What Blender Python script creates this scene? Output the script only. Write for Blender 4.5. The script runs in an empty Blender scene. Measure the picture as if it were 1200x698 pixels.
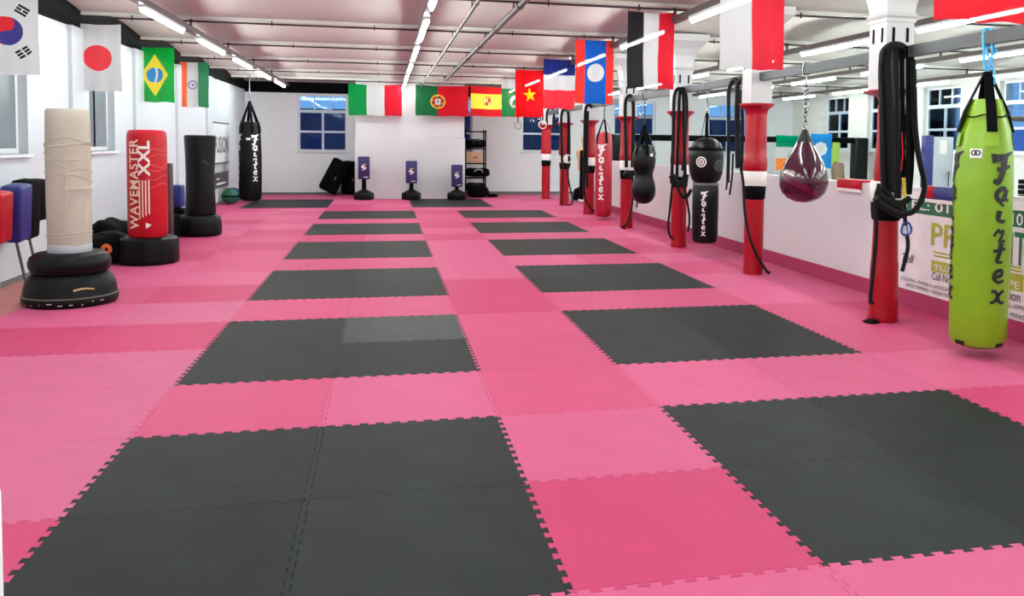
import bpy, bmesh, math, random
from mathutils import Vector, Matrix
PI = math.pi
random.seed(7)
COL = bpy.context.scene.collection

# ------------------------------------------------------------------ camera
YAW, PIT, ROL = .2212, -.0530, .0121
FPX, PPX, PPY = 987.8, 672.81, 219.84
CAM = Vector((1.3457, -2.8812, 1.6169))
fw = Vector((math.sin(YAW)*math.cos(PIT), math.cos(YAW)*math.cos(PIT), math.sin(PIT)))
r0 = Vector((math.cos(YAW), -math.sin(YAW), 0)); u0 = r0.cross(fw)
RT = math.cos(ROL)*r0 + math.sin(ROL)*u0
UP = -math.sin(ROL)*r0 + math.cos(ROL)*u0
cd = bpy.data.cameras.new('camera'); cam = bpy.data.objects.new('camera', cd); COL.objects.link(cam)
m = Matrix((RT, UP, -fw)).transposed().to_4x4(); m.translation = CAM; cam.matrix_world = m
cd.sensor_width = 36; cd.sensor_fit = 'HORIZONTAL'; cd.lens = FPX/1200*36
cd.shift_x = (600-PPX)/1200; cd.shift_y = (PPY-349)/1200
cd.clip_start = .05; cd.clip_end = 200
bpy.context.scene.camera = cam

def ray(px, py): return fw + RT*((px-PPX)/FPX) - UP*((py-PPY)/FPX)
def at(px, py, Y):                     # a point on the plane y = Y
    d = ray(px, py); return CAM + d*((Y-CAM.y)/d.y)
def atx(px, py, X):                    # a point on the plane x = X
    d = ray(px, py); return CAM + d*((X-CAM.x)/d.x)
def pix(p):
    d = Vector(p)-CAM; w = d.dot(fw)
    return (PPX+FPX*d.dot(RT)/w, PPY-FPX*d.dot(UP)/w, w)

# ------------------------------------------------------------------ materials
def lin(c):
    return tuple(((v/255)/12.92 if v/255 <= .04045 else ((v/255+.055)/1.055)**2.4) for v in c)
MATS = {}
def pm(name, rgb, rough=.6, metal=0, var=.08, scale=6, bump=0, bscale=60, coat=0, spec=.5, rnd=0, trans=0):
    if name in MATS: return MATS[name]
    mt = bpy.data.materials.new(name); mt.use_nodes = True
    nt = mt.node_tree; N = nt.nodes; L = nt.links
    b = N['Principled BSDF']
    b.inputs['Roughness'].default_value = rough; b.inputs['Metallic'].default_value = metal
    b.inputs['Specular IOR Level'].default_value = spec
    b.inputs['Coat Weight'].default_value = coat; b.inputs['Coat Roughness'].default_value = .12
    c = lin(rgb)
    tc = N.new('ShaderNodeTexCoord'); nz = N.new('ShaderNodeTexNoise')
    nz.inputs['Scale'].default_value = scale; nz.inputs['Detail'].default_value = 4
    L.new(tc.outputs['Object'], nz.inputs['Vector'])
    rp = N.new('ShaderNodeValToRGB')
    rp.color_ramp.elements[0].position = .3; rp.color_ramp.elements[1].position = .7
    rp.color_ramp.elements[0].color = (*[max(0, v*(1-var)) for v in c], 1)
    rp.color_ramp.elements[1].color = (*[min(1, v*(1+var)) for v in c], 1)
    L.new(nz.outputs['Fac'], rp.inputs['Fac'])
    out = rp.outputs['Color']
    if rnd:
        oi = N.new('ShaderNodeObjectInfo'); mr = N.new('ShaderNodeMapRange')
        mr.inputs['To Min'].default_value = 1-rnd; mr.inputs['To Max'].default_value = 1+rnd
        hs = N.new('ShaderNodeHueSaturation')
        L.new(oi.outputs['Random'], mr.inputs['Value']); L.new(mr.outputs['Result'], hs.inputs['Value'])
        L.new(out, hs.inputs['Color']); out = hs.outputs['Color']
    L.new(out, b.inputs['Base Color'])
    if bump:
        n2 = N.new('ShaderNodeTexNoise'); n2.inputs['Scale'].default_value = bscale
        L.new(tc.outputs['Object'], n2.inputs['Vector'])
        bp = N.new('ShaderNodeBump'); bp.inputs['Strength'].default_value = bump; bp.inputs['Distance'].default_value = .02
        L.new(n2.outputs['Fac'], bp.inputs['Height']); L.new(bp.outputs['Normal'], b.inputs['Normal'])
    MATS[name] = mt; return mt

def brick_mat(name, rgb, rgb2, bw, bh, mortar, axis, strength=.25):
    mt = bpy.data.materials.new(name); mt.use_nodes = True
    nt = mt.node_tree; N = nt.nodes; L = nt.links; b = N['Principled BSDF']
    b.inputs['Roughness'].default_value = .55
    g = N.new('ShaderNodeNewGeometry'); sp = N.new('ShaderNodeSeparateXYZ'); cb = N.new('ShaderNodeCombineXYZ')
    L.new(g.outputs['Position'], sp.inputs[0]); L.new(sp.outputs[axis], cb.inputs['X']); L.new(sp.outputs['Z'], cb.inputs['Y'])
    br = N.new('ShaderNodeTexBrick'); L.new(cb.outputs[0], br.inputs['Vector'])
    br.inputs['Scale'].default_value = 1; br.inputs['Brick Width'].default_value = bw; br.inputs['Row Height'].default_value = bh
    br.inputs['Mortar Size'].default_value = mortar; br.inputs['Mortar Smooth'].default_value = .5
    br.inputs['Color1'].default_value = (*lin(rgb), 1); br.inputs['Color2'].default_value = (*lin(rgb2), 1)
    br.inputs['Mortar'].default_value = (*lin([v*.975 for v in rgb]), 1)
    L.new(br.outputs['Color'], b.inputs['Base Color'])
    bp = N.new('ShaderNodeBump'); bp.inputs['Strength'].default_value = strength; bp.inputs['Distance'].default_value = .01; bp.invert = True
    L.new(br.outputs['Fac'], bp.inputs['Height']); L.new(bp.outputs['Normal'], b.inputs['Normal'])
    MATS[name] = mt; return mt

def emat(name, rgb, s):
    mt = bpy.data.materials.new(name); mt.use_nodes = True
    N = mt.node_tree.nodes; L = mt.node_tree.links; N.remove(N['Principled BSDF'])
    e = N.new('ShaderNodeEmission'); e.inputs['Color'].default_value = (*lin(rgb), 1); e.inputs['Strength'].default_value = s
    L.new(e.outputs[0], N['Material Output'].inputs['Surface']); MATS[name] = mt; return mt

def cloth_mat():
    mt = bpy.data.materials.new('flag_cloth'); mt.use_nodes = True
    N = mt.node_tree.nodes; L = mt.node_tree.links; N.remove(N['Principled BSDF'])
    a = N.new('ShaderNodeAttribute'); a.attribute_name = 'dye'
    wv = N.new('ShaderNodeTexNoise'); wv.inputs['Scale'].default_value = 14
    d = N.new('ShaderNodeBsdfDiffuse'); t = N.new('ShaderNodeBsdfTranslucent'); tr = N.new('ShaderNodeBsdfTransparent')
    m1 = N.new('ShaderNodeMixShader'); m2 = N.new('ShaderNodeMixShader')
    m1.inputs[0].default_value = .38; m2.inputs[0].default_value = .018
    for s in (d, t): L.new(a.outputs['Color'], s.inputs['Color'])
    L.new(d.outputs[0], m1.inputs[1]); L.new(t.outputs[0], m1.inputs[2])
    L.new(m1.outputs[0], m2.inputs[1]); L.new(tr.outputs[0], m2.inputs[2])
    L.new(m2.outputs[0], N['Material Output'].inputs['Surface']); MATS['flag_cloth'] = mt; return mt

def glass_mat():
    mt = bpy.data.materials.new('window_glass'); mt.use_nodes = True
    N = mt.node_tree.nodes; L = mt.node_tree.links; N.remove(N['Principled BSDF'])
    g = N.new('ShaderNodeBsdfGlossy'); g.inputs['Roughness'].default_value = .03
    t = N.new('ShaderNodeBsdfTransparent'); t.inputs['Color'].default_value = (.85, .9, .95, 1)
    fr = N.new('ShaderNodeFresnel'); fr.inputs['IOR'].default_value = 1.25
    mx = N.new('ShaderNodeMixShader'); L.new(fr.outputs[0], mx.inputs[0])
    L.new(t.outputs[0], mx.inputs[1]); L.new(g.outputs[0], mx.inputs[2])
    L.new(mx.outputs[0], N['Material Output'].inputs['Surface']); MATS['window_glass'] = mt; return mt

def rope_mat():
    mt = bpy.data.materials.new('braided_rope'); mt.use_nodes = True
    N = mt.node_tree.nodes; L = mt.node_tree.links; b = N['Principled BSDF']; b.inputs['Roughness'].default_value = .55
    tc = N.new('ShaderNodeTexCoord'); mp = N.new('ShaderNodeMapping'); mp.inputs['Rotation'].default_value = (.6, .6, 0)
    w = N.new('ShaderNodeTexWave'); w.inputs['Scale'].default_value = 26; w.bands_direction = 'Z'
    L.new(tc.outputs['Object'], mp.inputs[0]); L.new(mp.outputs[0], w.inputs[0])
    rp = N.new('ShaderNodeValToRGB'); rp.color_ramp.elements[0].color = (.0012, .0012, .0014, 1); rp.color_ramp.elements[1].color = (.006, .006, .007, 1); b.inputs['Specular IOR Level'].default_value = .2
    L.new(w.outputs['Fac'], rp.inputs[0]); L.new(rp.outputs[0], b.inputs['Base Color'])
    bp = N.new('ShaderNodeBump'); bp.inputs['Strength'].default_value = .8; bp.inputs['Distance'].default_value = .01
    L.new(w.outputs['Fac'], bp.inputs['Height']); L.new(bp.outputs[0], b.inputs['Normal']); MATS['braided_rope'] = mt; return mt

WHITE = pm('white_paint', (232, 234, 236), .6, var=.02, scale=2)
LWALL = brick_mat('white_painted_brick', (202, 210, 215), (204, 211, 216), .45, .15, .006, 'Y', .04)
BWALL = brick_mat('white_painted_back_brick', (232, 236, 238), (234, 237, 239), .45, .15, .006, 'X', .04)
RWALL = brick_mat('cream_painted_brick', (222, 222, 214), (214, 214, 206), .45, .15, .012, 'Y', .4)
PANEL = pm('white_board', (205, 203, 205), .5, var=.015, scale=1)
PART = pm('partition_board', (216, 214, 216), .45, var=.015, scale=1)
CEILM = pm('pink_white_ceiling', (206, 202, 193), .8, var=.03, scale=2)
BEAMM = pm('beam_paint', (210, 208, 200), .7, var=.03)
DARKM = pm('dark_steel', (34, 27, 26), .6, var=.1)
GREYM = pm('grey_steel', (84, 80, 78), .45, .3, var=.06)
TRACKM = pm('light_track_grey', (84, 72, 70), .5, var=.05)
BLACKP = pm('black_wall_paint', (9, 9, 10), .8, var=.1, spec=.1)
FRAME = pm('white_window_frame', (226, 230, 234), .4, var=.02)
GREYF = pm('grey_window_frame', (150, 160, 164), .4, var=.02)
PINKP = pm('pink_mat_pale', (199, 88, 128), .55, var=.04, scale=3, spec=.15, rnd=.04)
PINKM = pm('pink_mat_mid', (194, 75, 116), .55, var=.04, scale=3, spec=.15, rnd=.04)
PINKD = pm('pink_mat_deep', (189, 61, 104), .55, var=.04, scale=3, spec=.15, rnd=.03)
PINKT = pm('pink_mat_tan', (190, 122, 118), .55, var=.05, scale=3, spec=.15)
MATB = pm('black_mat', (31, 35, 34), .6, var=.24, scale=3.2, bump=.05, bscale=30, spec=.14, rnd=.16)
MATB2 = pm('worn_black_mat', (56, 60, 60), .55, var=.2, scale=4, spec=.16)
PINKG = pm('pink_mat_faded', (193, 93, 129), .55, var=.05, scale=3, spec=.15)
SUBF = pm('subfloor', (70, 40, 48), .9)
FARFL = pm('far_floor', (150, 150, 150), .6)
SKIRT = pm('pink_skirting', (160, 56, 92), .5, var=.04, spec=.2)
BLK = pm('black_vinyl', (8, 8, 9), .36, var=.2, bump=.08, bscale=25, spec=.2)
BLKM = pm('black_matt', (6, 6, 7), .7, var=.15, spec=.06)
BASEB = pm('black_plastic_base', (12, 13, 14), .42, var=.15, bump=.05, spec=.14)
REDV = pm('red_vinyl', (178, 8, 28), .38, var=.06, bump=.06, bscale=18, spec=.25)
REDP = pm('red_pillar_pad', (158, 3, 24), .3, var=.08, bump=.18, bscale=9, coat=.12, spec=.3)
REDC = pm('red_pillar_cap', (154, 6, 30), .4, var=.06, spec=.25)
LIME = pm('lime_vinyl', (122, 164, 14), .35, var=.06, bump=.05, bscale=6)
MAROON = pm('maroon_gloss', (62, 5, 30), .16, var=.3, scale=3, coat=.4)
CREAM = pm('cream_canvas', (176, 169, 154), .7, var=.05, bump=.2, bscale=12)
LGREY = pm('pale_grey_cover', (170, 173, 178), .6)
WINK = pm('white_print', (235, 232, 226), .5, var=.02)
CREAMP = pm('cream_print', (240, 214, 186), .5, var=.02)
BINK = pm('black_print', (16, 16, 18), .5, var=.05)
BLUEV = pm('blue_vinyl', (24, 36, 112), .4, var=.1)
NAVY = pm('purple_blue_vinyl', (42, 27, 88), .4, var=.08)
ROPE = rope_mat()
CHAIN = pm('chain_steel', (150, 152, 156), .25, 1, var=.05)
GLASS = glass_mat(); FROST = pm('frosted_glass', (112, 124, 130), .25, var=.12, scale=1.5); CLOTH = cloth_mat()
TUBE = emat('tube_glow', (243, 255, 253), 112)

# ------------------------------------------------------------------ mesh builder
class MB:
    def __init__(s): s.v = []; s.f = []; s.mi = []; s.sm = []
    def add(s, vs, fs, mi=0, smooth=False):
        o = len(s.v); s.v += [Vector(p) for p in vs]
        for f in fs: s.f.append([o+i for i in f]); s.mi.append(mi); s.sm.append(smooth)
        return s
    def box(s, a, b, mi=0, M=None):
        (x0, y0, z0), (x1, y1, z1) = a, b
        vs = [Vector(p) for p in ((x0,y0,z0),(x1,y0,z0),(x1,y1,z0),(x0,y1,z0),(x0,y0,z1),(x1,y0,z1),(x1,y1,z1),(x0,y1,z1))]
        if M: vs = [M @ p for p in vs]
        return s.add(vs, [(0,3,2,1),(4,5,6,7),(0,1,5,4),(1,2,6,5),(2,3,7,6),(3,0,4,7)], mi)
    def rbox(s, a, b, r=.02, seg=3, mi=0, M=None):
        bm = bmesh.new(); bmesh.ops.create_cube(bm, size=1)
        c = [(p+q)/2 for p, q in zip(a, b)]; d = [q-p for p, q in zip(a, b)]
        for v in bm.verts: v.co = Vector((c[i]+v.co[i]*d[i] for i in range(3)))
        bmesh.ops.bevel(bm, geom=bm.edges[:], offset=min(r, min(d)*.49), segments=seg, profile=.5, affect='EDGES')
        bm.verts.index_update()
        vs = [(M @ v.co if M else v.co.copy()) for v in bm.verts]
        s.add(vs, [[v.index for v in f.verts] for f in bm.faces], mi, True); bm.free(); return s
    def lathe(s, prof, n=40, mi=0, c=(0,0,0), caps=True, M=None, mod=None):
        vs = []; fs = []
        for (r, z) in prof:
            for k in range(n):
                a = 2*PI*k/n; rr = r*(mod(a, z) if mod else 1)
                p = Vector((c[0]+rr*math.cos(a), c[1]+rr*math.sin(a), c[2]+z)); vs.append(M @ p if M else p)
        for i in range(len(prof)-1):
            for k in range(n):
                k2 = (k+1) % n; fs.append((i*n+k, i*n+k2, (i+1)*n+k2, (i+1)*n+k))
        if caps: fs.append(tuple(range(n))[::-1]); fs.append(tuple((len(prof)-1)*n+k for k in range(n)))
        return s.add(vs, fs, mi, True)
    def tube(s, pts, r, n=8, mi=0, closed=False, res=0):
        P = [Vector(p) for p in pts]
        if res: P = smooth_path(P, res, closed)
        m = len(P); vs = []; fs = []; pn = None
        for i, p in enumerate(P):
            if closed: t = P[(i+1) % m]-P[i-1]
            else: t = P[min(i+1, m-1)]-P[max(i-1, 0)]
            t.normalize()
            if pn is None:
                pn = t.orthogonal().normalized()
            else:
                pn = pn - t*pn.dot(t)
                pn = pn.normalized() if pn.length > 1e-6 else t.orthogonal().normalized()
            b = t.cross(pn); rr = r(i/(m-1)) if callable(r) else r
            for k in range(n):
                a = 2*PI*k/n; vs.append(p+pn*(rr*math.cos(a))+b*(rr*math.sin(a)))
        for i in range(m if closed else m-1):
            j = (i+1) % m
            for k in range(n):
                k2 = (k+1) % n; fs.append((i*n+k, i*n+k2, j*n+k2, j*n+k))
        if not closed: fs.append(tuple(range(n))[::-1]); fs.append(tuple((m-1)*n+k for k in range(n)))
        return s.add(vs, fs, mi, True)
    def strip(s, pts, w, side, th=.004, mi=0):        # a flat strap along pts, width along side
        P = [Vector(p) for p in pts]; sd = Vector(side).normalized(); vs = []; fs = []
        for i, p in enumerate(P):
            t = (P[min(i+1, len(P)-1)]-P[max(i-1, 0)]).normalized(); nn = t.cross(sd).normalized()*th/2
            ww = w[i] if isinstance(w, (list, tuple)) else w
            for q in (-sd*ww/2-nn, sd*ww/2-nn, sd*ww/2+nn, -sd*ww/2+nn): vs.append(p+q)
        for i in range(len(P)-1):
            for k in range(4): fs.append((i*4+k, i*4+(k+1) % 4, i*4+4+(k+1) % 4, i*4+4+k))
        fs.append((3,2,1,0)); e = (len(P)-1)*4; fs.append((e,e+1,e+2,e+3))
        return s.add(vs, fs, mi)
    def build(s, name, mats, parent=None, loc=None):
        me = bpy.data.meshes.new(name); org = Vector(loc) if loc is not None else Vector((0,0,0))
        if parent is not None and loc is None: org = wloc(parent)
        me.from_pydata([v-org for v in s.v], [], s.f)
        for mt in (mats if isinstance(mats, (list, tuple)) else [mats]): me.materials.append(mt)
        me.polygons.foreach_set('material_index', s.mi); me.polygons.foreach_set('use_smooth', s.sm)
        bm = bmesh.new(); bm.from_mesh(me); bmesh.ops.recalc_face_normals(bm, faces=bm.faces); bm.to_mesh(me); bm.free()
        if any(s.sm):
            me.set_sharp_from_angle(angle=math.radians(42))
        me.update()
        o = bpy.data.objects.new(name, me); COL.objects.link(o)
        if parent is not None:
            o.parent = parent
            o.location = org-wloc(parent)
        else: o.location = org
        return o

def wloc(o): return Vector(o.location)+(wloc(o.parent) if o.parent else Vector())
def smooth_path(P, res, closed=False):
    out = []; m = len(P)
    for i in range(m if closed else m-1):
        a = P[i-1] if (closed or i > 0) else P[0]*2-P[1]
        b, c = P[i], P[(i+1) % m]
        d = P[(i+2) % m] if (closed or i+2 < m) else P[-1]*2-P[-2]
        for k in range(res):
            t = k/res
            out.append(.5*((2*b)+(c-a)*t+(2*a-5*b+4*c-d)*t*t+(3*b-a-3*c+d)*t**3))
    if not closed: out.append(P[-1].copy())
    return out

def tag(o, label, cat, group=None, kind=None):
    o['label'] = label; o['category'] = cat
    if group: o['group'] = group
    if kind: o['kind'] = kind
    return o
def empty(name, loc, label, cat, group=None):
    o = bpy.data.objects.new(name, None); COL.objects.link(o); o.location = loc; o.empty_display_size = .1
    return tag(o, label, cat, group)
def struct(o): o['kind'] = 'structure'; return o
def copy_tree(src, loc, label, group=None):
    r = src.copy(); COL.objects.link(r); r.location = loc; r['label'] = label
    if group: r['group'] = group
    for ch in list(src.children):
        c = ch.copy(); COL.objects.link(c); c.parent = r
        for g in list(ch.children):
            d = g.copy(); COL.objects.link(d); d.parent = c
    return r

# flat lettering -> mesh pieces
def text_geo(body, size, shear=0, off=0, space=1, align='LEFT'):
    cu = bpy.data.curves.new('lettering', 'FONT'); cu.body = body; cu.size = size; cu.shear = shear; cu.offset = off
    cu.space_character = space; cu.align_x = align; cu.resolution_u = 4; cu.fill_mode = 'BOTH'
    ob = bpy.data.objects.new('lettering', cu)
    me = bpy.data.meshes.new_from_object(ob)
    vs = [v.co.copy() for v in me.vertices]; fs = [list(p.vertices) for p in me.polygons]
    bpy.data.objects.remove(ob); bpy.data.curves.remove(cu); bpy.data.meshes.remove(me)
    return vs, fs
def dice(vs, fs, axis, step):
    bm = bmesh.new(); V = [bm.verts.new(v) for v in vs]
    for f in fs:
        try: bm.faces.new([V[i] for i in f])
        except ValueError: pass
    bmesh.ops.triangulate(bm, faces=bm.faces[:])
    lo = min(v[axis] for v in vs); hi = max(v[axis] for v in vs); no = Vector((0,0,0)); no[axis] = 1
    x = lo+step
    while x < hi:
        co = Vector((0,0,0)); co[axis] = x
        bmesh.ops.bisect_plane(bm, geom=bm.verts[:]+bm.edges[:]+bm.faces[:], plane_co=co, plane_no=no); x += step
    bm.verts.index_update()
    r = [v.co.copy() for v in bm.verts], [[v.index for v in f.verts] for f in bm.faces]; bm.free(); return r
def ribbon2d(pts, w0, w1, n=6):
    P = smooth_path([Vector((x, y, 0)) for x, y in pts], n); vs = []; fs = []
    for i, p in enumerate(P):
        t = (P[min(i+1, len(P)-1)]-P[max(i-1, 0)]).normalized(); nn = Vector((-t.y, t.x, 0)); f = i/(len(P)-1)
        w = (w0+(w1-w0)*f)/2; vs += [p+nn*w, p-nn*w]
    for i in range(len(P)-1): fs.append((2*i, 2*i+1, 2*i+3, 2*i+2))
    return vs, fs
SCRIPT = {   # brush letters in a box about 1 high
 'F': [([(-.35,.86),(.05,.93),(.5,1.12)],.26,.05), ([(.12,.95),(.06,.5),(-.12,.0),(-.3,.06)],.2,.1), ([(-.18,.48),(.1,.5),(.36,.6)],.1,.08)],
 'a': [([(.25,.62),(0,.7),(-.25,.4),(-.1,.08),(.12,.2),(.26,.62)],.17,.14), ([(.28,.66),(.2,.2),(.42,.1)],.2,.08)],
 'i': [([(-.05,.62),(-.12,.2),(.12,.06),(.24,.16)],.2,.08), ([(.02,.86),(.08,.97)],.2,.16)],
 'r': [([(-.3,.35),(-.1,.66),(.0,.55),(.18,.62),(.08,.3),(.0,.08),(.3,.12)],.1,.1)],
 't': [([(.12,1.02),(0,.5),(-.1,.1),(.2,.06)],.2,.08), ([(-.3,.62),(.05,.66),(.36,.76)],.12,.08)],
 'e': [([(-.18,.32),(.16,.42),(.16,.66),(-.1,.62),(-.22,.3),(0,.06),(.3,.16)],.13,.1)],
 'x': [([(-.32,.62),(-.1,.6),(.1,.1),(.36,.06)],.12,.1), ([(.34,.66),(.1,.5),(-.14,.14),(-.36,.04)],.12,.1)],
}
def script_column(word, pitch, size):      # letters stacked downwards from y = 0
    V = []; F = []
    for k, ch in enumerate(word):
        s = size*(1.35 if k == 0 else 1)
        for pts, a, b in SCRIPT[ch]:
            vs, fs = ribbon2d([(x*s*1.05, y*s-(k+.9)*pitch) for x, y in pts], a*s*1.45, b*s*1.6)
            o = len(V); V += vs; F += [[o+i for i in f] for f in fs]
    return V, F
def wrap(mb, geo, ang, z0, rad, cx, cy, mi=0, eps=.003, M=None):     # bend (x, y) round a vertical axis
    vs, fs = geo; out = []
    for v in vs:
        z = z0+v.y; r = (rad(z) if callable(rad) else rad)
        a = ang+v.x/r; p = Vector((cx+(r+eps)*math.cos(a), cy+(r+eps)*math.sin(a), z)); out.append(M @ p if M else p)
    mb.add(out, fs, mi)
def facing(cx, cy): return math.atan2(CAM.y-cy, CAM.x-cx)
def interp(prof):
    def f(z):
        if z <= prof[0][1]: return prof[0][0]
        for (ra, za), (rb, zb) in zip(prof, prof[1:]):
            if za <= z <= zb and zb > za: return ra+(rb-ra)*(z-za)/(zb-za)
        return prof[-1][0]
    return f
def disc2d(r, n=24, r_in=0):
    if not r_in: return [Vector((r*math.cos(2*PI*k/n), r*math.sin(2*PI*k/n), 0)) for k in range(n)], [list(range(n))]
    vs = []
    for k in range(n):
        a = 2*PI*k/n; vs += [Vector((r*math.cos(a), r*math.sin(a), 0)), Vector((r_in*math.cos(a), r_in*math.sin(a), 0))]
    return vs, [(2*k, 2*((k+1) % n), 2*((k+1) % n)+1, 2*k+1) for k in range(n)]
def rect2d(w, h): return [Vector((-w/2,-h/2,0)), Vector((w/2,-h/2,0)), Vector((w/2,h/2,0)), Vector((-w/2,h/2,0))], [(0,1,2,3)]
def shift2d(g, x, y): return [v+Vector((x, y, 0)) for v in g[0]], g[1]
def rot90(g): return [Vector((-v.y, v.x, 0)) for v in g[0]], g[1]

# ------------------------------------------------------------------ room shell
XL, XR, YB, YN, ZC = -2.65, 14.8, 23.4, -6.0, 3.42
def wall_cut(axis, plane, thick, lo, hi, holes, z1=ZC+.1):   # wall slab with rectangular openings
    mb = MB(); us = sorted({lo, hi, *[h[0] for h in holes], *[h[1] for h in holes]}); zs = sorted({-.05, z1, *[h[2] for h in holes], *[h[3] for h in holes]})
    a, b = sorted((plane, plane+thick))
    for ua, ub in zip(us, us[1:]):
        for za, zb in zip(zs, zs[1:]):
            um, zm = (ua+ub)/2, (za+zb)/2
            if any(h[0] < um < h[1] and h[2] < zm < h[3] for h in holes): continue
            if axis == 'x': mb.box((a, ua, za), (b, ub, zb))
            else: mb.box((ua, a, za), (ub, b, zb))
    return mb
fl = MB().box((XL-.4, YN-.3, -.2), (XR+.4, YB+.4, -.035)); struct(fl.build('floor', SUBF))
ff = MB().box((6.62, YN, -.035), (XR, YB, -.012)); struct(ff.build('floor_far_side', FARFL))
fb = MB().box((XL, YN, -.035), (6.45, -1.02, -.004)); struct(fb.build('floor_entrance', pm('entrance_floor', (140, 110, 114), .5)))
LW = [(6.55, 7.95, 1.42, 2.75), (9.95, 11.15, 1.42, 2.75)]
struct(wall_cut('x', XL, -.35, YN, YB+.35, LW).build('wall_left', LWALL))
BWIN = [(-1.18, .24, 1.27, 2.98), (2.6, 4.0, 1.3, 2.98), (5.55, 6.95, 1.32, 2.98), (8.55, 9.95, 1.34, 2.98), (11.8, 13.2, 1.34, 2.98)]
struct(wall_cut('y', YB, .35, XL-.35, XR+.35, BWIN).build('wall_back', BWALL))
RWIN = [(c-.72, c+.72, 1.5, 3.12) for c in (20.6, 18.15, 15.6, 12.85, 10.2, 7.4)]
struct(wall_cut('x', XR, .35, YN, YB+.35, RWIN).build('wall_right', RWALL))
struct(MB().box((XL-.35, YN-.3, -.05), (XR+.35, YN, ZC)).build('wall_near', WHITE))
# black band at the head of the walls, piers on the left wall
bb = MB().box((XL, YN, 3.06), (XL+.012, YB, ZC)); struct(bb.build('trim_1', BLACKP))
bb = MB().box((XL, YB-.012, 3.0), (6.2, YB, ZC)); struct(bb.build('trim_2', BLACKP))
BEAMY = [4.05+2.85*k for k in range(-3, 7)]; BEAMY[-1] = 21.1
for k, y in enumerate(BEAMY):
    if y > 5 and y < 20:
        b = MB(); b.box((XL, y-.5, 0), (XL+.05, y+.12, 3.06)); struct(b.build('trim_%d' % (10+k), LWALL))
# ceiling: shallow vaults between white beams with dark lower edge
mb = MB(); vs = []; fs = []
ys = []
for a, b in zip([YN]+BEAMY, BEAMY+[YB+.1]):
    for t in range(9): ys.append((a+(b-a)*t/8, ZC-.12+.12*math.sin(PI*t/8)))
for (y, z) in ys: vs += [(XL-.3, y, z), (XR+.3, y, z)]
for i in range(len(ys)-1): fs.append((2*i, 2*i+1, 2*i+3, 2*i+2))
mb.add(vs, fs, 0, True); mb.box((XL-.3, YN-.3, ZC+.02), (XR+.3, YB+.4, ZC+.2))
ceil = struct(mb.build('ceiling', CEILM))
for y in BEAMY:
    b = MB().box((XL, y-.03, 3.28), (XR, y+.03, ZC)); b.box((XL, y-.05, 3.262), (XR, y+.05, 3.28))
    o = b.build('beam', BEAMM, ceil)
    c = MB().tube([(XL, y-.06, 3.225), (XR, y-.06, 3.235)], .013, 6)
    for x in (-2, -.2, 1.2, 3.2, 4.3, 6.4, 8.3, 9.6, 11.4): c.box((x-.008, y-.066, 3.2), (x+.008, y-.05, 3.27))
    c.build('conduit', DARKM, ceil)

# partition on the right with pink skirting
PX0 = 6.55; PYE = 16.6
struct(MB().box((PX0, YN, -.03), (PX0+.1, PYE, 1.21)).build('wall_partition', PART))
struct(MB().box((PX0-.02, YN, -.03), (PX0, PYE, .165)).build('baseboard_right', SKIRT))
pn = MB().box((.54, 21.12, -.03), (3.56, 21.24, 1.72)); pn.box((.56, 21.135, 1.725), (3.54, 21.24, 3.3)); struct(pn.build('wall_centre_panel', PANEL))
struct(MB().box((XL, YB-.02, -.03), (.54, YB, .05)).build('baseboard_back', pm('grey_skirting', (110, 105, 108), .6)))
struct(MB().box((3.56, YB-.03, -.03), (9.5, YB, .07)).build('baseboard_back_right', MATS['grey_skirting']))
struct(MB().box((XL, -1, -.03), (XL+.015, YB, .06)).build('baseboard_left', MATS['grey_skirting']))
# low white wall by the camera
nw = MB().rbox((.55, -1.68, -.03), (.834, -1.6, 1.14), .01, 2); nw.rbox((.55, -1.67, 1.14), (.829, -1.6, 1.24), .008, 2); struct(nw.build('wall_entrance', WHITE))

# windows
def window(n, axis, plane, h, style, inward):
    u0_, u1_, z0, z1 = h; fr = MB(); pan = []
    d = -inward*.12 if style != 'left' else -inward*.1      # set back in the reveal
    def bx(mb, ua, ub, za, zb, t=.05):
        lo, hi = sorted((plane+d, plane+d-inward*t))
        if axis == 'x': mb.box((lo, ua, za), (hi, ub, zb))
        else: mb.box((ua, lo, za), (ub, hi, zb))
    f = .06
    bx(fr, u0_, u1_, z0, z0+f); bx(fr, u0_, u1_, z1-f, z1); bx(fr, u0_, u0_+f, z0+f, z1-f); bx(fr, u1_-f, u1_, z0+f, z1-f)
    W_ = u1_-u0_; H = z1-z0
    if style == 'sash':
        zt = z1-H*.30; zm = z0+H*.345; bx(fr, u0_+f, u1_-f, zt-.045, zt+.045); bx(fr, u0_+f, u1_-f, zm-.03, zm+.03); um = (u0_+u1_)/2
        bx(fr, um-.03, um+.03, z0+f, zt-.045)
        for k in (1, 2): bx(fr, u0_+W_*k/3-.014, u0_+W_*k/3+.014, zt+.045, z1-f)
    else:
        um = (u0_+u1_)/2; bx(fr, um-.04, um+.04, z0+f, z1-f)
    o = struct(fr.build('window_%d' % n, FRAME))
    g = MB(); bx(g, u0_+f, u1_-f, z0+f, z1-f, .012); g.build('pane', FROST if style == 'left' else GLASS, o)
    s = MB()
    if axis == 'x':
        lo, hi = sorted((plane+inward*.05, plane+d)); s.box((lo, u0_-.03, z0-.04), (hi, u1_+.03, z0))
    else:
        lo, hi = sorted((plane+inward*.05, plane+d)); s.box((u0_-.03, lo, z0-.04), (u1_+.03, hi, z0))
    s.build('sill', FRAME, o)
n = 1
for h in BWIN: window(n, 'y', YB, h, 'sash', -1); n += 1
for h in LW: window(n, 'x', XL, h, 'left', 1); n += 1
for h in RWIN: window(n, 'x', XR, h, 'sash', -1); n += 1
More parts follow.
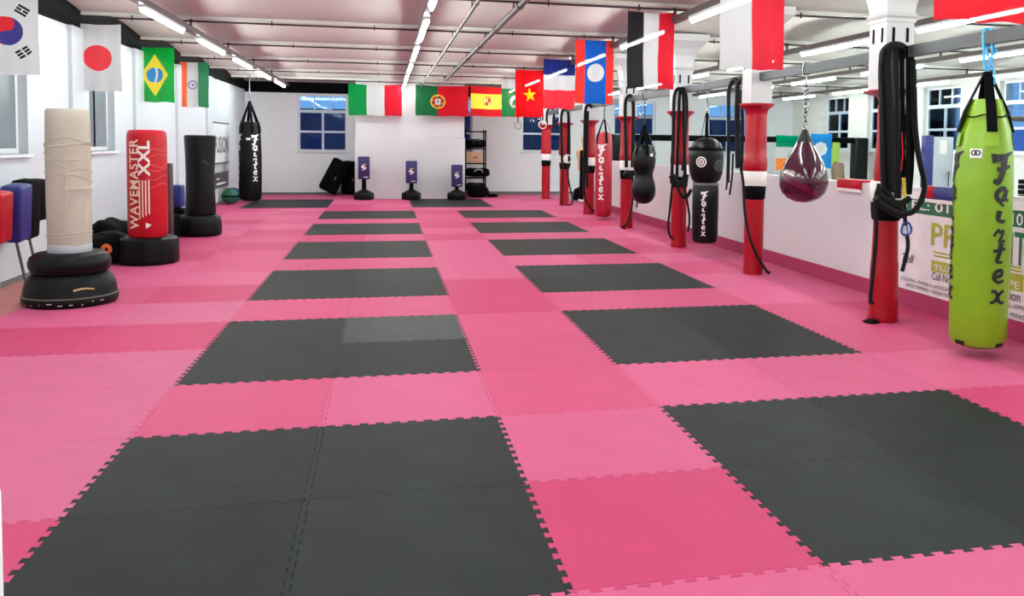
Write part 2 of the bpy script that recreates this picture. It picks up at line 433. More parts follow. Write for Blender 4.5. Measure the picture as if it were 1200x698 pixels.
# dark neighbouring walls outside, under an evening sky
OUT = pm('outside_dusk_wall', (44, 52, 86), .9, var=.4, scale=.8)
struct(MB().box((-8, 30, -2), (17, 30.3, 2.78)).build('wall_outside_back', OUT))
struct(MB().box((22, -4, -2), (22.3, 30, 2.35)).build('wall_outside_right', pm('outside_blue_wall', (150, 172, 224), .9, var=.35, scale=.8)))
struct(MB().box((-9, -4, -2), (-8.7, 30, 2.0)).build('wall_outside_left', pm('outside_grey_wall', (190, 205, 215), .9)))
wd = bpy.data.worlds.new('dusk_sky'); bpy.context.scene.world = wd; wd.use_nodes = True
bg = wd.node_tree.nodes['Background']
gr = wd.node_tree.nodes.new('ShaderNodeTexGradient'); tc = wd.node_tree.nodes.new('ShaderNodeTexCoord')
sp = wd.node_tree.nodes.new('ShaderNodeSeparateXYZ'); rp = wd.node_tree.nodes.new('ShaderNodeValToRGB')
wd.node_tree.links.new(tc.outputs['Generated'], sp.inputs[0]); wd.node_tree.links.new(sp.outputs['Z'], rp.inputs[0])
rp.color_ramp.elements[0].color = (*lin((120, 178, 232)), 1); rp.color_ramp.elements[1].color = (*lin((60, 110, 190)), 1)
wd.node_tree.links.new(rp.outputs[0], bg.inputs['Color']); bg.inputs['Strength'].default_value = 1.15

# ------------------------------------------------------------------ jigsaw mats
NT, AMP = 11, .013
def edge_profile():
    pts = [(0, 0)]; p = 1/NT
    for k in range(NT):
        a = k*p; s = 1
        pts += [(a+p*.27, 0), (a+p*.20, AMP*2*s), (a+p*.80, AMP*2*s), (a+p*.73, 0)]
    pts.append((1, 0)); return pts
EP = [(t, d-AMP) for t, d in edge_profile()]
def tile_mesh(x0, x1, y0, y1, jl=True, jr=True, jb=True, jt=True, part=None):
    # local coordinates; a joined side follows the shared zigzag, a cut side is straight
    def run(t0, t1, joined, vertical, c, rev):
        L = []
        if joined:
            for t, d in EP[1:-1]:
                if t0+.012 < t < t1-.012: L.append((c+d, t) if vertical else (t, c+d))
        return L[::-1] if rev else L
    pts = [(x0, y0)]+run(x0, x1, jb, False, y0, False)+[(x1, y0)]+run(y0, y1, jr, True, x1, False)+[(x1, y1)]+run(x0, x1, jt, False, y1, True)+[(x0, y1)]+run(y0, y1, jl, True, x0, True)
    cx, cy = (x0+x1)/2, (y0+y1)/2; k = .9972
    P = [(cx+(x-cx)*k, cy+(y-cy)*k) for x, y in pts]; nP = len(P)
    me = bpy.data.meshes.new('jigsaw_mat')
    vs = [(x, y, 0) for x, y in P]+[(x, y, -.03) for x, y in P]
    fs = [tuple(range(nP))]+[(i, nP+i, nP+(i+1) % nP, (i+1) % nP) for i in range(nP)]
    me.from_pydata(vs, [], fs); me.materials.append(PINKP); me.update(); return me
ME_FULL = tile_mesh(0, 1, 0, 1)
ME_L = tile_mesh(.36, 1, 0, 1, jl=False)
ME_R = tile_mesh(0, .525, 0, 1, jr=False)
ORD = ['first', 'second', 'third', 'fourth', 'fifth', 'sixth', 'seventh', 'eighth', 'ninth']
def is_black(i, j):
    if 0 <= j < 18 and j % 3 != 2: return i in (0, 1, 3, 4)
    if 18 <= j < 21: return i in (-2, -1, 2, 3)
    return False
DEEP = {(2,0),(2,5),(2,6),(2,11),(-1,4),(-2,4),(-1,6),(-1,0),(-1,10),(0,11),(2,13),(2,16),(-2,9),(-1,12),(-2,14),(5,9),(6,4),(5,13),(5,1)}
MID = {(2,2),(2,3),(2,4),(0,2),(0,5),(1,5),(1,8),(5,3),(5,4),(6,3),(5,7),(3,5),(4,5),(-2,0),(-2,6),(-1,8),(-1,9),(-2,11),(2,14),(0,8),(3,11),(4,8),(5,10),(5,16),(-2,17),(-1,16)}
colname = {-3: 'cut strip against the left wall', -2: 'second column left of the black squares', -1: 'column along the left edge of the black squares',
           2: 'middle aisle', 5: 'column along the right edge of the black squares', 6: 'cut strip along the white partition'}
def rowname(j):
    if j < 0: return 'row in front of the nearest black squares'
    if j >= 21: return ['row just past the furthest black mats', 'second row past the furthest black mats', 'last row by the back wall'][min(2, j-21)]
    if j >= 18: return ['near row', 'middle row', 'far row'][j-18]+' of the furthest black mats'
    k, q = divmod(j, 3)
    if q == 2: return 'strip behind the %s black row' % ORD[k]
    return '%s half of the %s black row' % ('near' if q == 0 else 'far', ORD[k])
for j in range(-1, 23):
    for i in range(-3, 7):
        if j >= 21 and 0 < i < 4 and False: continue
        me = ME_L if i == -3 else ME_R if i == 6 else ME_FULL
        o = bpy.data.objects.new('jigsaw_mat', me); COL.objects.link(o); o.location = (i, j, 0)
        if is_black(i, j):
            mt = MATB2 if (i, j) == (1, 4) else MATB
            if j < 18:
                side = 'left' if i < 2 else 'right'; lr = 'left' if i in (0, 3) else 'right'; k, q = divmod(j, 3)
                lab = ('worn grey' if mt is MATB2 else 'black')+' foam mat, %s %s tile of %s black square in %s row' % ('near' if q == 0 else 'far', lr, side, ORD[k])
            else:
                lab = 'black foam mat, %s tile of %s, %s' % ('left' if i in (-2, 2) else 'right', 'furthest left black block' if i < 0 else 'furthest central black block', ['near row', 'middle row', 'far row'][j-18])
            grp = 'black jigsaw floor mats'
        else:
            h = random.random()
            mt = PINKD if (i, j) in DEEP else PINKM if (i, j) in MID else PINKP if j < 9 else (PINKP if h < .5 else PINKM if h < .85 else PINKD)
            if (i, j) in ((-1,1),(-1,2),(-1,3),(-2,3),(-2,2),(-1,5)): mt = PINKG
            if i == -3: mt = PINKT if j < 9 else PINKM
            shade = 'deep pink' if mt is PINKD else 'tan pink' if mt is PINKT else 'pink' if mt is PINKM else 'pale pink'
            if i in colname: cn = colname[i]
            else: cn = {0: 'left squares, left tile', 1: 'left squares, right tile', 3: 'right squares, left tile', 4: 'right squares, right tile'}[i]
            if i == -3: cn = 'cut against left wall'
            elif i == -2: cn = 'second column left of squares'
            elif i == -1: cn = 'column left of black squares'
            elif i == 5: cn = 'column right of black squares'
            elif i == 6: cn = 'cut beside white partition'
            rn = rowname(j).replace('row in front of the nearest black squares', 'row before first squares').replace(' of the furthest black mats', ' of last black row').replace('the ', '').replace('black row', 'row').replace('black mats', 'mats')
            lab = '%s foam mat, %s, %s' % (shade, cn, rn)
            grp = 'pink jigsaw floor mats'
        o.material_slots[0].link = 'OBJECT'; o.material_slots[0].material = mt
        tag(o, lab, 'floor mat', grp)

# ------------------------------------------------------------------ strip lights and pipes overhead
def in_frame(p, mgn=0):
    x, y, w = pix(p); return w > .3 and -mgn < x < 1200+mgn and -mgn < y < 698+mgn
ROWS = [(-1.27, 'left track by the wall'), (1.83, 'central track'), (4.77, 'track beside the right-hand flags'), (7.68, 'first track beyond the bar'), (10.5, 'second track beyond the bar'), (13.2, 'furthest right track')]
SEG = [7.3+2.92*k for k in range(-4, 5)]
proto = None
for x, rn in ROWS:
    tr = MB(); top = 3.17
    tr.box((x-.045, YN+.3, 3.08), (x+.045, 21.6, 3.15))
    for y in BEAMY: tr.box((x-.015, y-.015, 3.15), (x+.015, y+.015, 3.265))
    tag(tr.build('lighting_track', TRACKM, loc=(x, 7, 3.1)), 'long grey overhead trunking, the '+rn, 'light track', 'grey lighting tracks')
    cnt = 0
    for y in SEG:
        vis = in_frame((x, y+.97, 3.03)) or in_frame((x, y+1.9, 3.03)) or in_frame((x, y+.05, 3.03))
        ordn = None
        if vis: ordn = ORD[cnt]; cnt += 1
        lab = 'glowing strip light, %s from camera on the %s' % (ordn, rn) if vis else 'strip light behind the camera, '+rn
        if proto is None:
            r = empty('strip_light', (x, y, 3.03), lab, 'light', 'ceiling strip lights')
            MB().rbox((x-.04, y, 3.045), (x+.04, y+1.95, 3.084), .008, 2).build('housing', WHITE, r)
            MB().tube([(x, y+.03, 3.02), (x, y+1.92, 3.02)], .019, 10).build('tube', TUBE, r)
            proto = r
        else: copy_tree(proto, (x, y, 3.03), lab)
for x, r, ye, lab in ((2.32, .022, 20.9, 'thin grey ceiling pipe right of the central lights'), (2.8, .036, 18.1, 'thick grey ceiling pipe right of the central lights')):
    p = MB().tube([(x, YN+.1, 3.12), (x, ye, 3.12), (x, ye+.15, 3.2)], r, 12)
    for y in BEAMY: p.box((x-.008, y-.01, 3.12), (x+.008, y+.01, 3.23))
    for y in range(-4, 18, 2): p.lathe([(r*1.25, -.03), (r*1.25, .03)], 12, M=Matrix.Translation((x, y+.4, 3.12)) @ Matrix.Rotation(PI/2, 4, 'X'))
    tag(p.build('ceiling_pipe', GREYM, loc=(x, 5, 3.12)), lab, 'pipe', 'ceiling pipes')

# ------------------------------------------------------------------ flags
def mixc(a, b, t): return tuple(x+(y-x)*t for x, y in zip(a, b))
Rd, Gn, Bl, Wh, Bk, Ye, Og = (200,24,38), (10,130,60), (24,40,120), (206,207,208), (22,22,24), (240,200,30), (230,100,44)
def star(x, y, cx, cy, R, rot=0):
    dx, dy = x-cx, y-cy; r = math.hypot(dx, dy)
    if r > R: return False
    a = (math.atan2(dx, dy)+rot) % (2*PI/5); a = min(a, 2*PI/5-a)
    k = R*.382; A = Vector((0, R)); B = Vector((math.sin(PI/5)*k, math.cos(PI/5)*k)); P = Vector((math.sin(a)*r, math.cos(a)*r))
    return (B-A).x*(P-A).y-(B-A).y*(P-A).x < 0
def korea(u, v):
    x, y = (u-.5)*.6, (v-.5)*.9; r = math.hypot(x, y)
    if r < .15:
        # halves left / right with an S boundary
        if math.hypot(x, y-.075) < .075: return (60,50,120) if False else Rd
        if math.hypot(x, y+.075) < .075: return (50,46,116)
        return Rd if x < 0 else (50,46,116)
    for sx in (-1, 1):
        for sy in (-1, 1):
            cx, cy = sx*.145, sy*.215; L = math.hypot(cx, cy); n = (cx/L, cy/L); dx, dy = x-cx, y-cy
            a = dx*n[0]+dy*n[1]; b = -dx*n[1]+dy*n[0]
            if abs(b) < .062:
                for k in (-1, 0, 1):
                    if abs(a-k*.032) < .0115:
                        brk = (sx == 1 and sy == 1 and k == 0) or (sx == 1 and sy == -1) or (sx == -1 and sy == -1 and k != 0)
                        if not (brk and abs(b) < .007): return Bk
    return Wh
def japan(u, v): return (222,56,66) if math.hypot((u-.5)*.6, (v-.5)*.9) < .175 else Wh
def brazil(u, v):
    x, y = (u-.5)*.6, (v-.5)*.9; r = math.hypot(x, y)
    if r < .125:
        q = math.hypot(x+.32, y-.02)
        return Wh if .335 < q < .365 else (40,130,185)
    return (228,208,50) if abs(x)/.21+abs(y)/.345 < 1 else (16,156,56)
def india(u, v):
    x, y = (u-.5)*.6, (v-.5)*.9; r = math.hypot(x, y)
    if abs(r-.082) < .008 or r < .02: return (50,60,120)
    if r < .08 and abs(math.sin(12*math.atan2(y, x))) > .93: return (150,155,190)
    return (240,112,62) if u < .333 else Wh if u < .667 else (46,120,78)
def indonesia(u, v): return Wh if u < .5 else (214,44,60)
def yemen(u, v): return (34,34,36) if u < .34 else Wh if u < .68 else (214,34,50)
def laos(u, v):
    if math.hypot((u-.53)*.6, (v-.49)*.9) < .13: return Wh
    return (228,56,46) if u < .25 or u > .8 else (20,88,180)
def france(u, v): return (28,40,112) if v > .68 else Wh if v > .38 else (224,44,60)
def vietnam(u, v): return Ye if star((u-.52)*.6, (v-.47)*.9, 0, 0, .145, .12) else (222,16,24)
def pakistan(u, v):
    if v > .75: return Wh
    x, y = (u-.62)*.6, (v-.4)*.9
    if math.hypot(x, y) < .17 and math.hypot(x-.05, y+.055) > .15: return Wh
    if star(x, y, -.05, -.1, .05): return Wh
    return (20,124,70)
def plainred(u, v): return (226,40,52)
def italy(u, v): return (14,134,62) if u < .335 else Wh if u < .667 else (206,30,46)
def portugal(u, v):
    x, y = (u-.42)*1.2, (v-.48)*.73; r = math.hypot(x, y)
    if r < .045: return Wh if not (abs(x) < .008 or abs(y) < .008) or r > .035 else (40,50,110)
    if abs(x) < .085 and -.105 < y < .1 and (y > -.02 or math.hypot(x, y+.02) < .085):
        if abs(x) < .058 and -.07 < y < .07: return Wh
        return (196,30,40)
    if r < .17 and (abs(r-.16) < .012): return (236,196,70)
    if r < .15 and (int((math.atan2(y, x)+PI)*6/PI) % 2 == 0) and abs(r-.12) < .02: return (90,60,40)
    if r < .168: return (214,160,64) if int(r*60) % 2 == 0 else (160,60,40)
    return (24,96,56) if u < .42 else (206,28,42)
def spain(u, v):
    x, y = (u-.34)*1.1, (v-.5)*.68
    if abs(x) < .06 and -.09 < y < .07: return (186,60,40) if (x > 0) == (y > -.01) else (226,180,120)
    if abs(x) < .06 and .07 <= y < .12 and abs(math.sin(x*80)) > .3: return (190,110,40)
    if .085 < abs(x) < .105 and abs(y) < .1: return (200,160,130)
    return (250,220,74) if .25 < v < .75 else (204,34,40)
def ireland(u, v): return (0,140,100) if v > .66 else Wh if v > .33 else (255,140,60)
def blueflower(u, v):
    x, y = (u-.48)*.6, (v-.56)*.9; a = math.atan2(y, x); r = math.hypot(x, y)
    if r < .03: return (225,205,140)
    if r < .17+.02*abs(math.cos(4*a)): return (232,236,240) if abs(r-.085) > .008 else (205,212,220)
    return (40,140,215)
def flag(name, label, fn, x0, x1, z0, z1, y, nu, nv, group, strings=True, ph=0, amp=.018, slack=.012):
    vs = []; cs = []
    for j in range(nv+1):
        v = j/nv
        for i in range(nu+1):
            u = i/nu
            w = amp*(1.1-.5*v)*(math.sin(u*9+ph+v*1.3)+.5*math.sin(u*17+ph*2-v*2))
            sag = -slack*math.sin(PI*u)*v - .006*math.sin(u*12+ph)*(1-v)
            vs.append((x0+(x1-x0)*u+.006*math.sin(v*7+ph)*(1-v), y+w, z0+(z1-z0)*v+sag)); cs.append(lin(fn(u, v)))
    fs = [(j*(nu+1)+i, j*(nu+1)+i+1, (j+1)*(nu+1)+i+1, (j+1)*(nu+1)+i) for j in range(nv) for i in range(nu)]
    loc = ((x0+x1)/2, y, z1)
    mb = MB().add(vs, fs, 0, True); o = mb.build(name, CLOTH, loc=loc)
    at_ = o.data.color_attributes.new('dye', 'FLOAT_COLOR', 'POINT')
    for k, c in enumerate(cs): at_.data[k].color = (*c, 1)
    tag(o, label, 'flag', group)
    if strings:
        for x in (x0+.01, x1-.01): MB().tube([(x, y, z1-.01), (x, y-.02, 3.23)], .004, 5).build('hanging_string', DARKM, o)
    return o
GL, GR, GB = 'flags along the left wall', 'flags above the right side of the mats', 'wide flags on the back wall'
flag('flag', 'white flag with red and blue swirl and black bars, top left corner', korea, -2.74, -2.14, 2.25, 3.15, 6.9, 120, 180, GL, ph=.3)
flag('flag', 'white flag with a red disc above the cream punch bag', japan, -2.73, -2.14, 2.24, 3.14, 9.7, 90, 130, GL, ph=1.1)
flag('flag', 'green flag with yellow diamond and blue globe', brazil, -2.74, -2.13, 2.22, 3.14, 12.6, 100, 150, GL, ph=2.2)
flag('flag', 'orange, white and green striped flag with a small wheel', india, -2.7, -2.1, 2.24, 3.14, 15.3, 90, 120, GL, ph=3)
flag('flag', 'half white half red flag left of the nearest column head', indonesia, 4.19, 4.78, 2.28, 3.18, 4.05, 60, 60, GR, ph=.5)
flag('flag', 'plain red flag cut by the top right edge', plainred, 4.25, 4.85, 2.31, 3.2, 1.2, 40, 60, GR, ph=2.5)
flag('flag', 'black, white and red vertically striped flag', yemen, 4.18, 4.76, 2.28, 3.2, 6.9, 60, 60, GR, ph=1.7)
flag('flag', 'blue flag with red sides and a white disc', laos, 4.17, 4.77, 2.22, 3.19, 9.7, 90, 130, GR, ph=4)
flag('flag', 'blue, white and red flag hung sideways beside the star flag', france, 4.22, 4.82, 2.25, 3.17, 12.6, 50, 80, GR, ph=5)
flag('flag', 'red flag with a yellow star', vietnam, 4.1, 4.72, 2.17, 3.19, 15.3, 90, 130, GR, ph=6)
flag('flag', 'green flag with white top and crescent, half hidden behind the star flag', pakistan, 4.21, 4.81, 2.26, 3.2, 18.3, 80, 110, GR, ph=.9)
flag('flag', 'wide green, white and red flag on the back wall', italy, .38, 1.8, 2.3, 3.15, 20.8, 90, 50, GB, False, 1.5, slack=.03)
flag('flag', 'wide green and red flag with a golden round crest', portugal, 2.17, 3.62, 2.32, 3.17, 20.8, 150, 90, GB, False, 2.6, slack=.03)
flag('flag', 'wide red and yellow striped flag with a small crest', spain, 3.68, 5.1, 2.33, 3.18, 20.8, 150, 90, GB, False, 3.3, slack=.03)

# ------------------------------------------------------------------ columns
def square_ring(mb, c, prof, mi=0, rot=0, n=4):   # square section lathe
    vs = []; fs = []
    for r, z in prof:
        for k in range(4): a = PI/4+k*PI/2+rot; vs.append((c[0]+r*math.sqrt(2)*math.cos(a), c[1]+r*math.sqrt(2)*math.sin(a), z))
    for i in range(len(prof)-1):
        for k in range(4): fs.append((i*4+k, i*4+(k+1) % 4, i*4+4+(k+1) % 4, i*4+4+k))
    fs.append((3,2,1,0)); e = (len(prof)-1)*4; fs.append((e,e+1,e+2,e+3)); mb.add(vs, fs, mi)
COLW = pm('column_white', (196, 194, 194), .5, var=.02)
PILY = [4.09, 6.94, 9.72, 12.68, 15.75, 18.45, 21.0]; BX = 5.88
PLAB = ['nearest red padded column, draped with a thick black rope bundle', 'second red padded column from the camera, white and black bands below its collar',
        'third red padded column, just left of the two-part black bag', 'fourth red padded column, left of the black double-ball bag',
        'fifth red padded column, behind the red hanging bag', 'sixth red padded column with a pale ring hung on it', 'furthest red padded column, by the back wall window']
for k, (y, lab) in enumerate(zip(PILY, PLAB)):
    c = (BX, y); r = empty('padded_column', (BX, y, 0), lab, 'column', 'red padded columns along the bar')
    s = MB(); square_ring(s, c, [(.138, 2.1), (.138, 2.74)]); square_ring(s, c, [(.15, 2.74), (.152, 2.77), (.17, 2.79), (.155, 2.81), (.142, 2.83)])
    s.build('shaft', COLW, r)
    cp = MB(); square_ring(cp, c, [(.142, 2.83), (.15, 2.9), (.175, 3.0), (.225, 3.09), (.3, 3.17), (.33, 3.2), (.33, 3.3)]); cp.build('capital', COLW, r)
    sl = MB()
    for dx in (-.07, .07): sl.box((BX+dx-.013, y-.143, 2.56), (BX+dx+.013, y-.13, 2.69))
    for dy in (-.07, .07): sl.box((BX-.143, y+dy-.013, 2.56), (BX-.13, y+dy+.013, 2.69))
    sl.build('slot', BLACKP, r)
    f = MB(); f.lathe([(.13, 1.97), (.135, 2.02), (.15, 2.06), (.185, 2.09), (.212, 2.105), (.215, 2.13), (.2, 2.135)] if k else [(.1, 2.04), (.115, 2.08), (.2, 2.1), (.235, 2.11), (.235, 2.13), (.2, 2.135)], 32, c=(BX, y, 0)); f.build('flange', REDC, r)
    wob = lambda a, z, k=k: 1+.012*math.sin(3*a+z*9+k)+.006*math.sin(7*a-z*14)
    p = MB()
    p.lathe([(.122, .0), (.128, .02), (.122, .05), (.12, .3), (.122, .55), (.12, .6), (.12, .98)] if k else [(.132, 0), (.138, .02), (.132, .05), (.128, .3), (.124, .54), (.118, .57), (.108, .98)], 32, c=(BX, y, 0), mod=wob)
    p.lathe([(.13, 1.28), (.148, 1.3), (.152, 1.36), (.148, 1.44), (.138, 1.48), (.134, 1.6), (.132, 2.0)] if k else [(.11, 1.28), (.118, 1.36), (.112, 1.48), (.1, 1.7), (.1, 2.0)], 32, c=(BX, y, 0), mod=wob)
    p.build('red_pad', REDP, r)
    MB().lathe([(.128, 1.1), (.143, 1.12), (.147, 1.2), (.148, 1.27), (.14, 1.3)], 32, c=(BX, y, 0), mod=wob).build('white_band', WINK, r)
    MB().lathe([(.121, .94), (.13, .96), (.138, 1.03), (.14, 1.1), (.13, 1.12)], 32, c=(BX, y, 0), mod=lambda a, z: 1+.02*math.sin(a*2+z*5)).build('black_band', BLKM, r)
# the long bar between the columns, split at each column head (one beam)
bar = MB().box((BX-.035, -1.2, 2.41), (BX+.035, 21.2, 2.51))
for y in PILY[1:-1]: bar.box((BX-.05, y+.2, 2.4), (BX+.05, y+.24, 2.52))
tag(bar.build('overhead_bar', pm('bar_grey', (62, 63, 64), .45, .1), loc=(BX, 10, 2.46)), 'long grey steel bar running through the column heads, carrying the bags', 'bar')

# ------------------------------------------------------------------ hanging bags on the bar
def chain(mb, a, b, link=.045, r=.006, wide=.016):
    a, b = Vector(a), Vector(b); L = (b-a).length; n = max(1, int(L/(link*.75))); d = (b-a)/n; dn = d.normalized()
    for k in range(n):
        c = a+d*(k+.5); s = (Vector((1,0,0)) if k % 2 else Vector((0,1,0))); s = (s-dn*s.dot(dn)).normalized()
        pts = [c+dn*(link*.5*math.cos(t))+s*(wide*math.sin(t)) for t in [2*PI*q/10 for q in range(10)]]
        mb.tube(pts, r, 5, closed=True)
def hook(mb, x, y, z): mb.tube([(x, y, z), (x, y, 2.42)], .008, 6); mb.tube([(x-.04, y, 2.40), (x-.04, y, 2.53), (x+.04, y, 2.53), (x+.04, y, 2.40), (x-.04, y, 2.40)], .008, 6)
def straps(mb, x, y, ztop, zlow, rad, n=4, w=.05, ph=0, gap=.012):
    for k in range(n):
        a = 2*PI*k/n+ph; rr = rad(zlow) if callable(rad) else rad
        dv = Vector((math.cos(a), math.sin(a), 0)); sd = Vector((-math.sin(a), math.cos(a), 0))
        rm = rad(zlow+.16) if callable(rad) else rad
        zt = zlow+.16
        pts = [Vector((x, y, ztop))+dv*.015, Vector((x, y, zt))+dv*(rm+gap), Vector((x, y, zlow))+dv*(rr+gap)]
        mb.strip(pts, [w*.75, w, w], sd, .008)

# lime banana bag
x, y = 5.86, 2.78; ph = facing(x, y)
r = empty('punch_bag', (x, y, .08), 'tall lime green hanging punch bag with black brush lettering', 'punch bag', 'bags hanging from the grey bar')
prof = [(.02, .07), (.12, .075), (.185, .10), (.207, .16), (.21, .4), (.212, .9), (.212, 1.36), (.2, 1.58), (.175, 1.74), (.14, 1.86), (.115, 1.95), (.1, 1.99)]
rad = interp(prof)
MB().lathe(prof, 64, c=(x, y, 0), mod=lambda a, z: 1+(.09*math.sin(a*8)*max(0, (z-1.45)/.54) if z > 1.45 else .004*math.sin(a*3+z*4))).build('body', LIME, r)
s = MB(); straps(s, x, y, 2.2, 1.74, rad, 4, .075, ph+.25, .022)
s.tube([(x+(rad(1.86)+.02)*math.cos(a), y+(rad(1.86)+.02)*math.sin(a), 1.86+.01*math.sin(a*5)) for a in [2*PI*k/32 for k in range(32)]], .006, 5, closed=True); s.build('strap', BLKM, r)
for da in (math.radians(36), math.radians(-74), math.radians(160)):
    t = MB(); wrap(t, script_column('Fairtex', .153, .15), ph+da, 1.5, rad, x, y, eps=.006); t.build('lettering', BINK, r)
lb = MB(); wrap(lb, dice(*rect2d(.085, .07), 0, .02), ph-.28, 1.575, rad, x, y, 0, .008); wrap(lb, disc2d(.022, 14, .012), ph-.34, 1.58, rad, x, y, 1, .01); wrap(lb, disc2d(.022, 14, .012), ph-.22, 1.58, rad, x, y, 1, .01); lb.build('logo_patch', [WINK, BINK], r)
q = MB()
for k in range(4): wrap(q, dice(*rect2d(.1, .1), 0, .03), ph+.25+k*PI/2, 1.68, rad, x, y, 0, .012)
q.build('strap_patch', pm('lime_patch', (130, 172, 20), .4), r)
st = MB()
for k in range(4): wrap(st, dice(*rect2d(.08, .035), 0, .02), ph+.9+k*PI/2, .12, rad, x, y, 0, .006)
st.build('bottom_tab', BINK, r)
rp_ = MB(); CY = pm('cyan_rope', (70, 170, 220), .6)
for k in range(4):
    a = k*PI/2; rp_.tube([(x, y, 2.19), (x+.03*math.cos(a), y+.05*math.sin(a), 2.3), (x+.05*math.cos(a), y+.02*math.sin(a), 2.5), (x+.01, y+.01, 2.53)], .009, 6, res=4)
rp_.tube([(x, y-.02, 2.3), (x+.03, y-.05, 2.36), (x+.01, y+.03, 2.4), (x-.03, y-.02, 2.35), (x+.02, y-.05, 2.2), (x+.02, y-.06, 2.1)], .009, 6, res=5); rp_.build('tie_rope', CY, r)

# maroon teardrop
x, y = 5.88, 5.68; ph = facing(x, y)
r = empty('teardrop_bag', (x, y, 1.0), 'glossy maroon teardrop punch bag on a steel chain', 'punch bag', 'bags hanging from the grey bar')
prof = [(.01, .985), (.1, 1.0), (.18, 1.04), (.235, 1.1), (.26, 1.17), (.265, 1.24), (.25, 1.33), (.215, 1.42), (.165, 1.52), (.115, 1.6), (.085, 1.66)]
MB().lathe(prof, 56, c=(x, y, 0)).build('body', MAROON, r)
MB().lathe([(.095, 1.63), (.088, 1.66), (.05, 1.74), (.03, 1.79), (.01, 1.8)], 32, c=(x, y, 0), mod=lambda a, z: 1+.08*math.sin(a*6)).build('collar', BLK, r)
c = MB(); chain(c, (x, y, 1.79), (x, y, 2.32), .06, .008, .02); hook(c, x, y, 2.3); chain(c, (x+.03, y+.02, 1.95), (x+.03, y+.02, 2.25), .05, .006); c.build('chain', CHAIN, r)
sw = MB(); rad = interp(prof); g = ribbon2d([(-.24, .08), (-.1, .02), (.05, -.06), (.2, -.15)], .05, .08, 8); wrap(sw, dice(*g, 0, .03), ph, 1.2, rad, x, y, 0, .003)
g = ribbon2d([(-.25, .12), (-.18, .12), (-.1, .09)], .012, .02, 6); wrap(sw, g, ph, 1.2, rad, x, y, 1, .004)
sw.build('swoosh_print', [pm('pink_print', (96, 18, 48), .15), WINK], r)

# two part black bag
x, y = 5.88, 8.6; ph = facing(x, y)
r = empty('angle_bag', (x, y, .2), 'black hanging bag with wide round head over a narrow body, white ring print', 'punch bag', 'bags hanging from the grey bar')
p1 = [(.02, 1.06), (.16, 1.07), (.205, 1.11), (.235, 1.2), (.25, 1.32), (.252, 1.45), (.245, 1.55), (.2, 1.64), (.12, 1.7), (.02, 1.72)]
p2 = [(.02, .19), (.14, .195), (.175, .22), (.187, .3), (.19, .7), (.188, 1.0), (.17, 1.05), (.1, 1.08)]
MB().lathe(p1, 48, c=(x, y, 0)).build('head', BLK, r); MB().lathe(p2, 48, c=(x, y, 0)).build('body', BLK, r)
MB().lathe([(.255, 1.53), (.258, 1.55), (.252, 1.57)], 48, c=(x, y, 0)).build('seam_belt', BLKM, r)
MB().lathe([(.192, 1.03), (.194, 1.05), (.18, 1.07)], 40, c=(x, y, 0)).build('zip', GREYM, r)
t = MB(); rad = interp(p1); wrap(t, disc2d(.075, 28, .058), ph-.28, 1.37, rad, x, y, 0, .004); wrap(t, disc2d(.042, 22, .026), ph-.28, 1.37, rad, x, y, 0, .004); wrap(t, disc2d(.012, 12), ph-.28, 1.37, rad, x, y, 0, .004)
wrap(t, dice(*disc2d(.085, 24, .07), 0, .02), ph+.82, 1.32, rad, x, y, 1, .004)
for q in range(5): wrap(t, ribbon2d([(-.05, .045-q*.022), (.0, .05-q*.022), (.05, .04-q*.022)], .012, .008), ph+.82, 1.32, rad, x, y, 1, .005)
hp = t.build('target_print', [WINK, GREYM], r); t = MB()
wrap(t, script_column('Fairtex', .085, .085), ph-.12, .9, interp(p2), x, y, 0, .005); t.build('lettering', [WINK, GREYM], r)
s = MB(); straps(s, x, y, 2.07, 1.55, interp([(a, b) for a, b in p1]), 4, .045, ph+.05, .012); s.build('strap', BLKM, r)
c = MB(); chain(c, (x, y, 2.06), (x, y, 2.36)); hook(c, x, y, 2.34); c.build('chain', CHAIN, r)

# double ball
x, y = 5.88, 11.6; ph = facing(x, y)
r = empty('double_end_bag', (x, y, .54), 'black hanging bag shaped like two stacked balls', 'punch bag', 'bags hanging from the grey bar')
prof = [(.02, .54), (.1, .555), (.17, .61), (.21, .7), (.22, .79), (.205, .9), (.175, .99), (.16, 1.06), (.175, 1.13), (.2, 1.22), (.212, 1.33), (.2, 1.45), (.16, 1.56), (.1, 1.6), (.05, 1.61)]
MB().lathe(prof, 48, c=(x, y, 0)).build('body', BLK, r)
s = MB(); straps(s, x, y, 1.92, 1.42, lambda z: interp(prof)(z) if z < 1.5 else .15, 6, .05, ph+.3, .01); s.tube([(x, y, 1.75), (x, y, 1.95)], .045, 10); s.build('strap', BLKM, r)
c = MB(); chain(c, (x, y, 1.9), (x, y, 2.36)); hook(c, x, y, 2.34); c.build('chain', DARKM, r)
t = MB(); wrap(t, dice(*rect2d(.06, .05), 0, .02), ph+.7, 1.42, interp(prof), x, y, 0, .004); t.build('logo_patch', WINK, r)

